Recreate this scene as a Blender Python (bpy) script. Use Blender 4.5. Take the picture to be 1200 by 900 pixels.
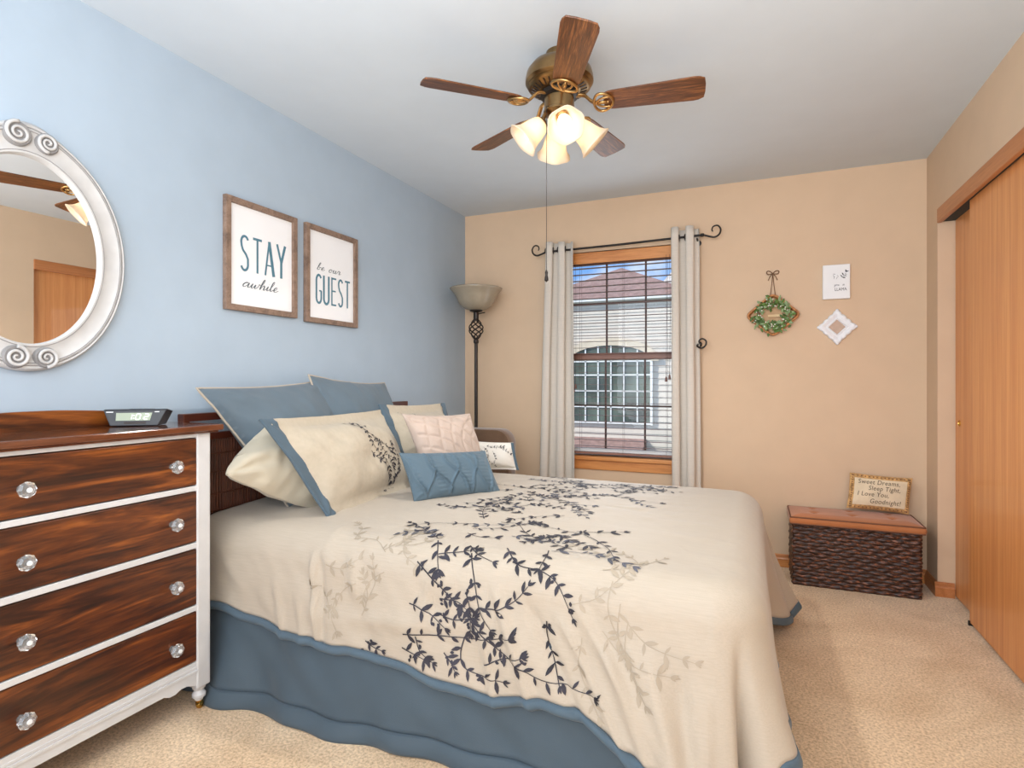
import bpy, math, random
from mathutils import Vector, Matrix, noise
from math import sin, cos, pi, sqrt, exp
random.seed(7)
S = bpy.context.scene
C = S.collection
for o in list(bpy.data.objects):
    bpy.data.objects.remove(o)

# ------------------------------------------------------------------ camera, world, lights
cam_d = bpy.data.cameras.new('camera')
cam = bpy.data.objects.new('camera', cam_d)
C.objects.link(cam)
cam_d.sensor_fit = 'HORIZONTAL'
cam_d.sensor_width = 36.0
cam_d.lens = 671.47 / 1200 * 36.0
cam_d.shift_y = (445.9 - 450) / 1200
cam_d.clip_start = 0.02
cam.location = (2.0891, -3.9634, 1.1639)
cam.rotation_euler = (pi / 2, 0, math.radians(23.122))
S.camera = cam

S.view_settings.view_transform = 'Standard'
S.view_settings.look = 'None'
S.view_settings.gamma = 1.0
S.view_settings.use_curve_mapping = False
S.view_settings.exposure = 0.12

W, H = 2.988, 2.44
YF = -4.55                      # front wall, behind the camera


def lin(c):
    return c / 12.92 if c <= 0.04045 else ((c + 0.055) / 1.055) ** 2.4


def rgb(r, g, b):
    return (lin(r / 255), lin(g / 255), lin(b / 255), 1.0)


def mixrgb(nt, fac, a, b):
    n = nt.nodes.new('ShaderNodeMix')
    n.data_type = 'RGBA'
    for k, v in ((0, fac), (6, a), (7, b)):
        if hasattr(v, 'links'):
            nt.links.new(v, n.inputs[k])
        else:
            n.inputs[k].default_value = v
    return n.outputs[2]


world = bpy.data.worlds.new('sky')
S.world = world
world.use_nodes = True
wn = world.node_tree
wn.nodes.clear()
w_out = wn.nodes.new('ShaderNodeOutputWorld')
w_bg = wn.nodes.new('ShaderNodeBackground')
w_tc = wn.nodes.new('ShaderNodeTexCoord')
w_no = wn.nodes.new('ShaderNodeTexNoise')
w_no.inputs['Scale'].default_value = 7.0
w_no.inputs['Detail'].default_value = 7.0
w_rp = wn.nodes.new('ShaderNodeValToRGB')
w_rp.color_ramp.elements[0].position = 0.44
w_rp.color_ramp.elements[1].position = 0.60
wn.links.new(w_tc.outputs['Generated'], w_no.inputs['Vector'])
wn.links.new(w_no.outputs['Fac'], w_rp.inputs['Fac'])
w_c = mixrgb(wn, w_rp.outputs['Color'], rgb(120, 170, 235), rgb(235, 242, 252))
wn.links.new(w_c, w_bg.inputs['Color'])
w_bg.inputs['Strength'].default_value = 1.1
wn.links.new(w_bg.outputs[0], w_out.inputs[0])


def light(name, kind, loc, rot, energy, color=(1, 1, 1), **kw):
    d = bpy.data.lights.new(name, kind)
    d.energy = energy
    d.color = color
    for k, v in kw.items():
        setattr(d, k, v)
    o = bpy.data.objects.new(name, d)
    o.location = loc
    o.rotation_euler = rot
    C.objects.link(o)
    return o


# added soft fill light, set at an invented opening behind the camera
FRONT_FILL = light('front_fill_light', 'AREA', (1.50, YF + 0.05, 1.40), (pi / 2, 0, 0), 56, (0.97, 0.985, 1.0),
            shape='RECTANGLE', size=2.7, size_y=1.9)
# the photographer's flash, bounced off the ceiling behind the camera
BOUNCE = light('bounced_flash', 'AREA', (1.9, -4.1, 1.70), (math.radians(143), 0, math.radians(6)), 46, (0.97, 0.985, 1.0),
               shape='DISK', size=1.5)
WINDAY = light('back_window_daylight', 'AREA', (1.23, -0.13, 1.32), (-pi / 2, 0, 0), 7, (0.90, 0.95, 1.0),
               shape='RECTANGLE', size=0.62, size_y=1.25)
SUN = light('sun', 'SUN', (0, 0, 8), (math.radians(55), 0, math.radians(-60)), 4.2, (1.0, 0.96, 0.9), angle=0.03)
BULB = 5.0                     # emission of the four fan bulbs
LAMP_DOWN = 36.0                # what the fan's four open shades throw downward

# ------------------------------------------------------------------ materials
MATS = {}


def base_mat(name, rough=0.5, metal=0.0, coat=0.0, spec=0.5, sheen=0.0):
    m = bpy.data.materials.new(name)
    m.use_nodes = True
    nt = m.node_tree
    b = nt.nodes['Principled BSDF']
    b.inputs['Roughness'].default_value = rough
    b.inputs['Metallic'].default_value = metal
    b.inputs['Coat Weight'].default_value = coat
    b.inputs['Specular IOR Level'].default_value = spec
    b.inputs['Sheen Weight'].default_value = sheen
    MATS[name] = m
    return m, nt, b


def coords(nt, scale=(1, 1, 1), kind='Object', rot=(0, 0, 0)):
    tc = nt.nodes.new('ShaderNodeTexCoord')
    mp = nt.nodes.new('ShaderNodeMapping')
    mp.inputs['Scale'].default_value = scale
    mp.inputs['Rotation'].default_value = rot
    nt.links.new(tc.outputs[kind], mp.inputs['Vector'])
    return mp.outputs[0]


def noise_tex(nt, vec, scale, detail=3.0, rough=0.55, distortion=0.0):
    n = nt.nodes.new('ShaderNodeTexNoise')
    n.inputs['Scale'].default_value = scale
    n.inputs['Detail'].default_value = detail
    n.inputs['Roughness'].default_value = rough
    n.inputs['Distortion'].default_value = distortion
    nt.links.new(vec, n.inputs['Vector'])
    return n.outputs['Fac']


def ramp(nt, fac, stops):
    r = nt.nodes.new('ShaderNodeValToRGB')
    e = r.color_ramp.elements
    while len(e) < len(stops):
        e.new(0.5)
    for k, (p, c) in enumerate(stops):
        e[k].position = p
        e[k].color = c
    nt.links.new(fac, r.inputs['Fac'])
    return r.outputs['Color']


def bump(nt, b, height, strength, dist=0.01):
    n = nt.nodes.new('ShaderNodeBump')
    n.inputs['Strength'].default_value = strength
    n.inputs['Distance'].default_value = dist
    nt.links.new(height, n.inputs['Height'])
    nt.links.new(n.outputs[0], b.inputs['Normal'])


def plain(name, col, rough=0.5, metal=0.0, var=0.06, vscale=6.0, bscale=60.0, bstr=0.0, bdist=0.002, vec=(1, 1, 1), **kw):
    """one colour with a little wear in it, optional fine bump"""
    m, nt, b = base_mat(name, rough, metal, **kw)
    v = coords(nt, vec)
    c = rgb(*col)
    d = tuple(x * (1 - var * 2) for x in c[:3]) + (1,)
    l = tuple(min(1, x * (1 + var)) for x in c[:3]) + (1,)
    nt.links.new(ramp(nt, noise_tex(nt, v, vscale), [(0.3, d), (0.7, l)]), b.inputs['Base Color'])
    if bstr:
        bump(nt, b, noise_tex(nt, v, bscale, 2.0), bstr, bdist)
    return m


def wood(name, cols, stretch, scale=3.0, rough=0.35, coat=0.0, bstr=0.08, detail=5.0, dist=0.6, fine=0.35):
    """grain runs along the axis with the small stretch value"""
    m, nt, b = base_mat(name, rough, coat=coat)
    v = coords(nt, stretch)
    f1 = noise_tex(nt, v, scale, detail, 0.62, dist)
    f2 = noise_tex(nt, v, scale * 9, 3.0, 0.6, 0.2)
    mx = nt.nodes.new('ShaderNodeMix')
    mx.inputs[0].default_value = fine
    nt.links.new(f1, mx.inputs[2])
    nt.links.new(f2, mx.inputs[3])
    n = len(cols)
    stops = [(0.33 + 0.34 * k / (n - 1), rgb(*c)) for k, c in enumerate(cols)]
    nt.links.new(ramp(nt, mx.outputs[0], stops), b.inputs['Base Color'])
    bump(nt, b, f2, bstr, 0.002)
    return m


def fabric(name, col, rough=0.85, var=0.05, weave=420.0, bstr=0.25, vscale=5.0, sheen=0.15, streak=(1, 1, 1)):
    m, nt, b = base_mat(name, rough, sheen=sheen, spec=0.25)
    v = coords(nt)
    vs = coords(nt, streak)
    c = rgb(*col)
    d = tuple(x * (1 - var * 2) for x in c[:3]) + (1,)
    l = tuple(min(1, x * (1 + var)) for x in c[:3]) + (1,)
    f = noise_tex(nt, vs, vscale, 4.0)
    nt.links.new(ramp(nt, f, [(0.3, d), (0.7, l)]), b.inputs['Base Color'])
    bump(nt, b, noise_tex(nt, v, weave, 1.0), bstr, 0.0015)
    return m


M_blue = plain('blue_wall_paint', (166, 182, 196), 0.75, var=0.015, bscale=180, bstr=0.06)
M_tan = plain('tan_wall_paint', (212, 184, 154), 0.75, var=0.015, bscale=180, bstr=0.06)
M_ceil = plain('white_ceiling_paint', (205, 214, 221), 0.9, var=0.01, bscale=220, bstr=0.05)
M_trimwhite = plain('white_trim', (230, 232, 232), 0.5, var=0.02)
M_dark = plain('dark_gap', (48, 52, 54), 0.7)

m, nt, b = base_mat('beige_carpet', 1.0, spec=0.1, sheen=0.3)
v = coords(nt)
f_big = noise_tex(nt, v, 2.2, 4.0, 0.6, 0.8)
f_fine = noise_tex(nt, v, 105.0, 6.0, 0.8)
cc = ramp(nt, f_big, [(0.35, rgb(226, 192, 150)), (0.65, rgb(250, 222, 184))])
ff = ramp(nt, f_fine, [(0.36, rgb(150, 128, 100)), (0.58, rgb(255, 255, 255))])
mul = nt.nodes.new('ShaderNodeMix')
mul.data_type = 'RGBA'
mul.blend_type = 'MULTIPLY'
mul.inputs[0].default_value = 0.75
nt.links.new(cc, mul.inputs[6])
nt.links.new(ff, mul.inputs[7])
nt.links.new(mul.outputs[2], b.inputs['Base Color'])
bump(nt, b, f_fine, 0.6, 0.007)
M_carpet = m

M_oak = wood('oak_trim_wood', [(172, 102, 48), (205, 136, 74), (220, 156, 92)], (0.35, 6, 6), 3.0, 0.4, 0.2)
M_oakv = wood('oak_door_wood', [(198, 122, 66), (214, 142, 82), (228, 160, 98)], (14, 14, 0.32), 2.2, 0.38, 0.2, fine=0.3)
M_oaky = wood('oak_header_wood', [(160, 96, 50), (184, 116, 66), (196, 130, 80)], (8, 0.4, 8), 3.0, 0.4, 0.2)
M_dress = wood('stained_dresser_wood', [(30, 14, 7), (60, 28, 12), (98, 49, 18), (146, 82, 32)], (5, 0.75, 7.5), 2.0, 0.32, 0.15, dist=1.6, fine=0.16, detail=4)
M_dresstop = wood('dresser_top_wood', [(62, 34, 21), (98, 56, 36), (124, 76, 50)], (6, 0.5, 8), 2.5, 0.13, 0.5)
M_walnut = wood('fan_blade_wood', [(40, 20, 9), (98, 56, 26), (164, 104, 56)], (1.0, 18, 4), 2.4, 0.4, 0.0, dist=1.6, fine=0.4)
M_rustic = wood('weathered_frame_wood', [(92, 74, 62), (132, 108, 92), (150, 126, 108)], (5, 5, 5), 5.0, 0.7)
M_rattan = wood('dark_rattan', [(44, 20, 12), (86, 42, 24), (120, 66, 38)], (6, 30, 1.2), 5.0, 0.45)
M_headb = wood('headboard_wood', [(52, 22, 14), (84, 38, 24), (104, 52, 34)], (6, 0.6, 6), 3.0, 0.35)
M_wpaint = plain('white_furniture_paint', (206, 207, 208), 0.45, var=0.03, vscale=14, bscale=40, bstr=0.08)
M_brass = plain('antique_brass', (150, 122, 84), 0.3, 1.0, var=0.12, vscale=18)
M_iron = plain('aged_brass', (178, 142, 92), 0.36, 1.0, var=0.1, vscale=18)
M_gold = plain('polished_brass', (222, 178, 92), 0.22, 1.0, var=0.05)
M_black = plain('black_iron', (34, 30, 28), 0.45, 0.3, var=0.1)
M_bronze = plain('dark_bronze', (48, 40, 36), 0.4, 0.5, var=0.15, vscale=20)
M_plastic = plain('dark_grey_plastic', (42, 44, 48), 0.4, var=0.05)
M_mframe = plain('whitewashed_mirror_frame', (192, 191, 189), 0.6, var=0.07, vscale=9, bscale=50, bstr=0.12)
M_mgroove = plain('mirror_frame_grey_wash', (140, 138, 137), 0.65, var=0.08, vscale=25)
M_print = plain('white_print_card', (238, 239, 240), 0.6, var=0.005)
M_teal = plain('teal_print_ink', (80, 124, 142), 0.7, var=0.06, vscale=30)
M_inkgrey = plain('grey_print_ink', (78, 92, 100), 0.7, var=0.05)
M_inkblack = plain('black_print_ink', (38, 36, 44), 0.7, var=0.05)
M_canvas = plain('white_canvas', (238, 239, 240), 0.75, var=0.01, bscale=300, bstr=0.15)
M_ivory = fabric('ivory_cotton', (182, 171, 152), var=0.03, vscale=9, streak=(1, 6, 6))
M_ivory2 = fabric('pale_ivory_cotton', (184, 176, 157), var=0.03)
M_comf = fabric('champagne_comforter_cloth', (182, 170, 153), 0.62, var=0.03, weave=300, vscale=22, sheen=0.2, streak=(0.5, 14, 14))
M_slate = fabric('slate_blue_cotton', (94, 108, 118), var=0.04, weave=350)
M_trimblue = fabric('slate_blue_border', (80, 98, 111), 0.7, var=0.05)
M_skirt = fabric('slate_blue_skirt_cloth', (72, 86, 96), 0.6, var=0.05, vscale=3)
M_piping = fabric('beige_piping', (176, 164, 148), var=0.05)
M_pink = fabric('blush_quilted_cloth', (184, 166, 153), 0.7, var=0.05, vscale=12)
M_lumbar = fabric('blue_pintuck_cloth', (86, 105, 117), 0.7, var=0.04)
M_whitec = fabric('white_cotton', (228, 224, 216), var=0.02)
M_emb = plain('navy_embroidery', (50, 48, 58), 0.7, var=0.25, vscale=9)
M_emb2 = plain('grey_blue_embroidery', (84, 86, 97), 0.7, var=0.2, vscale=9)
M_ghost = plain('tone_on_tone_print', (168, 155, 136), 0.7, var=0.04)
M_suede = fabric('brown_suede', (110, 84, 64), 0.95, var=0.12, vscale=7, sheen=0.5)
M_leather = plain('caramel_suede', (180, 110, 60), 0.7, var=0.08, vscale=7, bscale=120, bstr=0.15, sheen=0.3)
M_piped = plain('brown_welt_piping', (112, 72, 50), 0.7)
M_curtain = fabric('greige_linen', (208, 199, 187), var=0.02, weave=260, vscale=40, streak=(0.5, 0.5, 5))
M_grom = plain('dark_grommet_metal', (52, 46, 44), 0.35, 0.8)
M_slat = wood('dark_blind_slat', [(88, 52, 40), (114, 72, 58), (130, 88, 72)], (0.5, 6, 6), 4.0, 0.35)
M_sash = plain('brown_window_sash', (142, 100, 84), 0.45, var=0.05)
M_munt = plain('dark_brown_muntin', (86, 62, 54), 0.5)
M_cord = plain('brown_cord', (92, 62, 48), 0.8)
M_leaf = plain('eucalyptus_leaf', (86, 118, 52), 0.6, var=0.3, vscale=30)
M_leafl = plain('pale_eucalyptus_leaf', (140, 164, 116), 0.6, var=0.15, vscale=30)
M_berry = plain('white_berry', (240, 236, 222), 0.5)
M_wick = plain('honey_basket_cane', (196, 132, 78), 0.5, var=0.25, vscale=60)
M_board = plain('tan_board', (206, 168, 126), 0.7, var=0.1)
M_ply = plain('pale_wood_strip', (226, 196, 150), 0.7, var=0.06)
M_twine = plain('brown_twine', (120, 90, 66), 0.9)
M_whitefr = plain('white_painted_frame', (236, 237, 240), 0.45, var=0.02, vscale=30)
M_taupe = plain('taupe_picture', (196, 168, 148), 0.6, var=0.06, vscale=30)
M_muslin = plain('natural_muslin', (224, 206, 176), 0.9, var=0.06, vscale=14, bscale=300, bstr=0.2)
M_calico = plain('calico_border', (204, 160, 104), 0.9, var=0.25, vscale=60)
M_thread = plain('brown_thread', (82, 68, 54), 0.8)
M_glasslamp = plain('smoky_taupe_glass', (158, 146, 126), 0.25, var=0.08, vscale=8)

m, nt, b = base_mat('woven_dark_reed', 0.42)
v = coords(nt, (1, 1, 3))
nt.links.new(ramp(nt, noise_tex(nt, v, 34, 4, 0.7), [(0.34, rgb(24, 14, 11)), (0.52, rgb(58, 33, 24)), (0.70, rgb(160, 98, 66))]), b.inputs['Base Color'])
M_weave = m

m, nt, b = base_mat('mirror_silver', 0.0, 1.0)
b.inputs['Base Color'].default_value = (0.93, 0.94, 0.94, 1)
M_mirror = m

m, nt, b = base_mat('cut_glass', 0.05)
b.inputs['Base Color'].default_value = (0.93, 0.94, 0.93, 1)
b.inputs['Transmission Weight'].default_value = 0.85
b.inputs['IOR'].default_value = 1.5
M_cutglass = m

m, nt, b = base_mat('window_pane_glass', 0.0)
out = nt.nodes['Material Output']
nt.nodes.remove(b)
tr = nt.nodes.new('ShaderNodeBsdfTransparent')
gl = nt.nodes.new('ShaderNodeBsdfGlossy')
gl.inputs['Roughness'].default_value = 0.0
fr = nt.nodes.new('ShaderNodeFresnel')
fr.inputs['IOR'].default_value = 1.45
ms = nt.nodes.new('ShaderNodeMixShader')
nt.links.new(fr.outputs[0], ms.inputs[0])
nt.links.new(tr.outputs[0], ms.inputs[1])
nt.links.new(gl.outputs[0], ms.inputs[2])
nt.links.new(ms.outputs[0], out.inputs[0])
M_pane = m

m, nt, b = base_mat('frosted_lamp_glass', 0.4)
out = nt.nodes['Material Output']
tl = nt.nodes.new('ShaderNodeBsdfTranslucent')
tl.inputs['Color'].default_value = (1.0, 0.90, 0.76, 1)
b.inputs['Base Color'].default_value = rgb(250, 236, 214)
ms = nt.nodes.new('ShaderNodeMixShader')
ms.inputs[0].default_value = 0.5
nt.links.new(b.outputs[0], ms.inputs[1])
nt.links.new(tl.outputs[0], ms.inputs[2])
nt.links.new(ms.outputs[0], out.inputs[0])
M_frost = m


def emit(name, col, strength):
    m, nt, b = base_mat(name, 0.5)
    b.inputs['Base Color'].default_value = col
    b.inputs['Emission Color'].default_value = col
    b.inputs['Emission Strength'].default_value = strength
    return m


M_bulb = emit('lit_bulb', (1.0, 0.86, 0.66, 1), BULB)
M_lcd = emit('clock_display', rgb(150, 160, 140), 0.25)
M_digit = emit('clock_digits', rgb(232, 240, 226), 0.8)

# outside
M_siding = plain('cream_siding', (214, 204, 188), 0.7, var=0.03)
M_shing = plain('rose_brown_shingles', (150, 122, 114), 0.9, var=0.15, vscale=12, bscale=25, bstr=0.3, bdist=0.02)
M_shing2 = plain('grey_shingles', (206, 200, 194), 0.9, var=0.12, vscale=12)
M_housewin = plain('house_window_glass', (96, 106, 92), 0.15, var=0.35, vscale=2.2)
M_housetrim = plain('house_white_trim', (236, 236, 230), 0.6)
M_stone = plain('house_stone_arch', (222, 206, 180), 0.8, var=0.05)
M_lawn = plain('lawn_green', (98, 120, 70), 1.0, var=0.2)

# ------------------------------------------------------------------ building helpers
class MB:
    """collects shapes that become ONE mesh object"""
    def __init__(self):
        self.v, self.f = [], []

    def add(self, verts, faces):
        n = len(self.v)
        self.v += [Vector(p) for p in verts]
        self.f += [tuple(i + n for i in f) for f in faces]
        return self

    def box(self, x0, x1, y0, y1, z0, z1):
        p = [(x, y, z) for x in (x0, x1) for y in (y0, y1) for z in (z0, z1)]
        return self.add(p, [(0, 1, 3, 2), (4, 6, 7, 5), (0, 4, 5, 1), (2, 3, 7, 6), (0, 2, 6, 4), (1, 5, 7, 3)])

    def lathe(self, prof, c=(0, 0, 0), n=24, axis=None, cap=True):
        """prof: (radius, height) pairs along the axis (default z)"""
        c = Vector(c)
        R = Matrix.Identity(3) if axis is None else Vector((0, 0, 1)).rotation_difference(Vector(axis)).to_matrix()
        vs, fs = [], []
        for r, h in prof:
            for k in range(n):
                a = 2 * pi * k / n
                vs.append(c + R @ Vector((r * cos(a), r * sin(a), h)))
        for i in range(len(prof) - 1):
            for k in range(n):
                k2 = (k + 1) % n
                fs.append((i * n + k, i * n + k2, (i + 1) * n + k2, (i + 1) * n + k))
        if cap:
            fs.append(tuple(range(n - 1, -1, -1)))
            fs.append(tuple((len(prof) - 1) * n + k for k in range(n)))
        return self.add(vs, fs)

    def tube(self, pts, r, n=8, closed=False, flat=1.0, up=None):
        """tube along a path; r a number or a list"""
        P = [Vector(p) for p in pts]
        N = len(P)
        rr = r if isinstance(r, (list, tuple)) else [r] * N
        vs, fs = [], []
        prev = None
        for i in range(N):
            a = P[(i - 1) % N] if (closed or i > 0) else P[i]
            b = P[(i + 1) % N] if (closed or i < N - 1) else P[i]
            t = (b - a)
            t = t.normalized() if t.length > 1e-9 else Vector((0, 0, 1))
            if prev is None:
                q = Vector(up) if up else (Vector((0, 0, 1)) if abs(t.z) < 0.9 else Vector((1, 0, 0)))
            else:
                q = prev
            q = (q - t * q.dot(t))
            q = q.normalized() if q.length > 1e-6 else t.orthogonal().normalized()
            prev = q
            s = t.cross(q)
            for k in range(n):
                an = 2 * pi * k / n
                vs.append(P[i] + q * (rr[i] * flat * cos(an)) + s * (rr[i] * sin(an)))
        for i in range(N if closed else N - 1):
            j = (i + 1) % N
            for k in range(n):
                k2 = (k + 1) % n
                fs.append((i * n + k, i * n + k2, j * n + k2, j * n + k))
        if not closed:
            fs.append(tuple(range(n - 1, -1, -1)))
            fs.append(tuple((N - 1) * n + k for k in range(n)))
        return self.add(vs, fs)

    def grid(self, nu, nv, fn, wrap=False):
        vs = [fn(i / (nu if wrap else nu - 1), j / (nv - 1)) for i in range(nu) for j in range(nv)]
        fs = []
        for i in range(nu if wrap else nu - 1):
            i2 = (i + 1) % nu
            for j in range(nv - 1):
                fs.append((i * nv + j, i2 * nv + j, i2 * nv + j + 1, i * nv + j + 1))
        return self.add(vs, fs)

    def sphere(self, c, r, n=10, sc=(1, 1, 1)):
        c = Vector(c)
        return self.lathe_sc(c, r, n, sc)

    def lathe_sc(self, c, r, n, sc):
        m = max(5, n // 2 + 1)
        vs, fs = [], []
        for i in range(m):
            t = pi * i / (m - 1)
            for k in range(n):
                a = 2 * pi * k / n
                vs.append(c + Vector((r * sc[0] * sin(t) * cos(a), r * sc[1] * sin(t) * sin(a), r * sc[2] * cos(t))))
        for i in range(m - 1):
            for k in range(n):
                k2 = (k + 1) % n
                fs.append((i * n + k, (i + 1) * n + k, (i + 1) * n + k2, i * n + k2))
        return self.add(vs, fs)

    def prism(self, poly, d0, d1, to):
        """2-D polygon extruded between depths d0 and d1; to(u, v, d) -> point"""
        n = len(poly)
        vs = [to(u, v, d0) for u, v in poly] + [to(u, v, d1) for u, v in poly]
        fs = [tuple(range(n - 1, -1, -1)), tuple(range(n, 2 * n))]
        fs += [(k, (k + 1) % n, n + (k + 1) % n, n + k) for k in range(n)]
        return self.add(vs, fs)


WL = {}


def obj(name, mb, mat, parent=None, smooth=False, bevel=0.0, sub=0, local=False, solid=0.0, mats=None, merge=0.0):
    """ONE mesh object. With a parent the vertices are given in world space and shifted to the parent's frame."""
    me = bpy.data.meshes.new(name)
    off = WL[parent.name] if (parent is not None and not local) else Vector((0, 0, 0))
    me.from_pydata([tuple(p - off) for p in mb.v], [], mb.f)
    me.update()
    o = bpy.data.objects.new(name, me)
    C.objects.link(o)
    for mm in (mats or [mat]):
        me.materials.append(mm)
    if merge:
        import bmesh
        bm = bmesh.new()
        bm.from_mesh(me)
        bmesh.ops.remove_doubles(bm, verts=bm.verts, dist=merge)
        bmesh.ops.recalc_face_normals(bm, faces=bm.faces)
        bm.to_mesh(me)
        bm.free()
    if parent is not None:
        o.parent = parent
        WL[o.name] = WL[parent.name].copy()
    else:
        WL[o.name] = Vector((0, 0, 0))
    if smooth:
        for p in me.polygons:
            p.use_smooth = True
        if smooth != 'all':
            me.set_sharp_from_angle(angle=math.radians(40))
    if solid:
        md = o.modifiers.new('thickness', 'SOLIDIFY')
        md.thickness = solid
        md.offset = -1
        if mats and len(mats) > 1:
            md.material_offset = 1
            md.material_offset_rim = 1
    if bevel:
        md = o.modifiers.new('edge', 'BEVEL')
        md.width = bevel
        md.segments = 2
        md.limit_method = 'ANGLE'
        md.harden_normals = False
    if sub:
        md = o.modifiers.new('smooth', 'SUBSURF')
        md.levels = sub
        md.render_levels = sub
    return o


def thing(name, label, cat, loc, group=None):
    o = bpy.data.objects.new(name, None)
    o.empty_display_size = 0.05
    o.location = loc
    C.objects.link(o)
    WL[o.name] = Vector(loc)
    tag(o, label, cat, group)
    return o


def tag(o, label, cat, group=None):
    o['label'] = label
    o['category'] = cat
    if group:
        o['group'] = group
    return o


def struct(name, mb, mat, parent=None, **kw):
    o = obj(name, mb, mat, parent, **kw)
    if parent is None:
        o['kind'] = 'structure'
    return o


def smoothpath(pts, per=8):
    """Catmull-Rom through the points"""
    P = [Vector(p) if len(p) == 3 else Vector((p[0], p[1], 0)) for p in pts]
    out = []
    for i in range(len(P) - 1):
        p0, p1, p2, p3 = P[max(i - 1, 0)], P[i], P[i + 1], P[min(i + 2, len(P) - 1)]
        for k in range(per):
            t = k / per
            out.append(0.5 * ((2 * p1) + (p2 - p0) * t + (2 * p0 - 5 * p1 + 4 * p2 - p3) * t * t + (3 * p1 - p0 - 3 * p2 + p3) * t ** 3))
    out.append(P[-1])
    return out


def ribbon(pts, w):
    """2-D stroke -> list of quads (each four (u, v) points)"""
    P = [Vector((p[0], p[1])) for p in pts]
    n = len(P)
    ww = w if isinstance(w, (list, tuple)) else [w] * n
    L, R = [], []
    for i in range(n):
        t = P[min(i + 1, n - 1)] - P[max(i - 1, 0)]
        t = t.normalized() if t.length > 1e-9 else Vector((1, 0))
        q = Vector((-t.y, t.x))
        L.append(P[i] + q * ww[i] / 2)
        R.append(P[i] - q * ww[i] / 2)
    return [[R[i], R[i + 1], L[i + 1], L[i]] for i in range(n - 1)]


def polys_to(mb, polys, fn):
    for pl in polys:
        mb.add([fn(p[0], p[1]) for p in pl], [tuple(range(len(pl)))])
    return mb


def font_polys(body, size, shear=0.0, xs=1.0, align='LEFT', space=1.0):
    """built-in typeface as flat 2-D polygons"""
    cu = bpy.data.curves.new('t', 'FONT')
    cu.body = body
    cu.size = size
    cu.shear = shear
    cu.align_x = align
    cu.space_character = space
    cu.resolution_u = 3
    t = bpy.data.objects.new('t', cu)
    C.objects.link(t)
    dg = bpy.context.evaluated_depsgraph_get()
    me = t.evaluated_get(dg).to_mesh()
    pl = [[(me.vertices[i].co.x * xs, me.vertices[i].co.y) for i in p.vertices] for p in me.polygons]
    t.evaluated_get(dg).to_mesh_clear()
    bpy.data.objects.remove(t)
    bpy.data.curves.remove(cu)
    return pl


# ------------------------------------------------------------------ room shell
struct('floor', MB().box(-0.12, 3.8, YF - 0.12, 0.12, -0.1, 0), M_carpet)
struct('ceiling', MB().box(-0.12, 3.8, YF - 1.7, 0.12, H, H + 0.1), M_ceil)  # runs on outside as an added, unseen overhang that blocks the sun
struct('wall_left', MB().box(-0.12, 0, YF - 0.12, 0.12, 0, H), M_blue)
WX0, WX1, WZ0, WZ1 = 0.77, 1.66, 0.60, 2.08      # window opening
bw = MB()
bw.box(-0.0, WX0, 0, 0.12, 0, H).box(WX1, 3.8, 0, 0.12, 0, H)
bw.box(WX0, WX1, 0, 0.12, 0, WZ0).box(WX0, WX1, 0, 0.12, WZ1, H)
struct('wall_back', bw, M_tan)
CY0, CY1, CZ = -0.212, -1.385, 2.055               # closet opening
rw = MB()
rw.box(W, W + 0.115, CY0, 0, 0, H).box(W, W + 0.115, YF, CY1, 0, H).box(W, W + 0.115, CY1, CY0, CZ, H)
rw.box(W + 0.115, 3.68, CY0 + 0.1, CY0 + 0.2, 0, H).box(W + 0.115, 3.68, CY1 - 0.2, CY1 - 0.1, 0, H).box(3.68, 3.8, CY1 - 0.2, 0, 0, H)
struct('wall_right', rw, M_tan)
fw = MB()
fx0, fx1, fz0, fz1 = 0.12, 2.88, 0.42, 2.38  # invented opening, made to hold the added fill light
fw.box(0, fx0, YF - 0.12, YF, 0, H).box(fx1, 3.8, YF - 0.12, YF, 0, H)
fw.box(fx0, fx1, YF - 0.12, YF, 0, fz0).box(fx0, fx1, YF - 0.12, YF, fz1, H)
struct('wall_front', fw, M_tan)

# baseboards
def board_profile(mb, p0, p1, nrm, h=0.078, t=0.014):
    p0, p1, nrm = Vector(p0), Vector(p1), Vector(nrm)
    prof = [(0, 0), (t, 0), (t, h * 0.62), (t * 0.72, h * 0.74), (t * 0.62, h * 0.9), (t * 0.25, h), (0, h)]
    n = len(prof)
    vs = [p + nrm * a + Vector((0, 0, z)) for p in (p0, p1) for a, z in prof]
    fs = [(k, (k + 1) % n, n + (k + 1) % n, n + k) for k in range(n)] + [tuple(range(n)), tuple(range(2 * n - 1, n - 1, -1))]
    return mb.add(vs, fs)


struct('baseboard_back', board_profile(MB(), (0, 0, 0), (W, 0, 0), (0, -1, 0)), M_oak, merge=1e-5)
bb = MB()
board_profile(bb, (W, -0.0141, 0), (W, CY0, 0), (-1, 0, 0))
board_profile(bb, (W - 0.0138, CY0 - 0.0002, 0), (W + 0.075, CY0, 0), (0, -1, 0))
struct('baseboard_right', bb, M_oaky)
struct('baseboard_left', board_profile(MB(), (0, YF, 0), (0, 0, 0), (1, 0, 0)), M_oaky, merge=1e-5)

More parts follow.
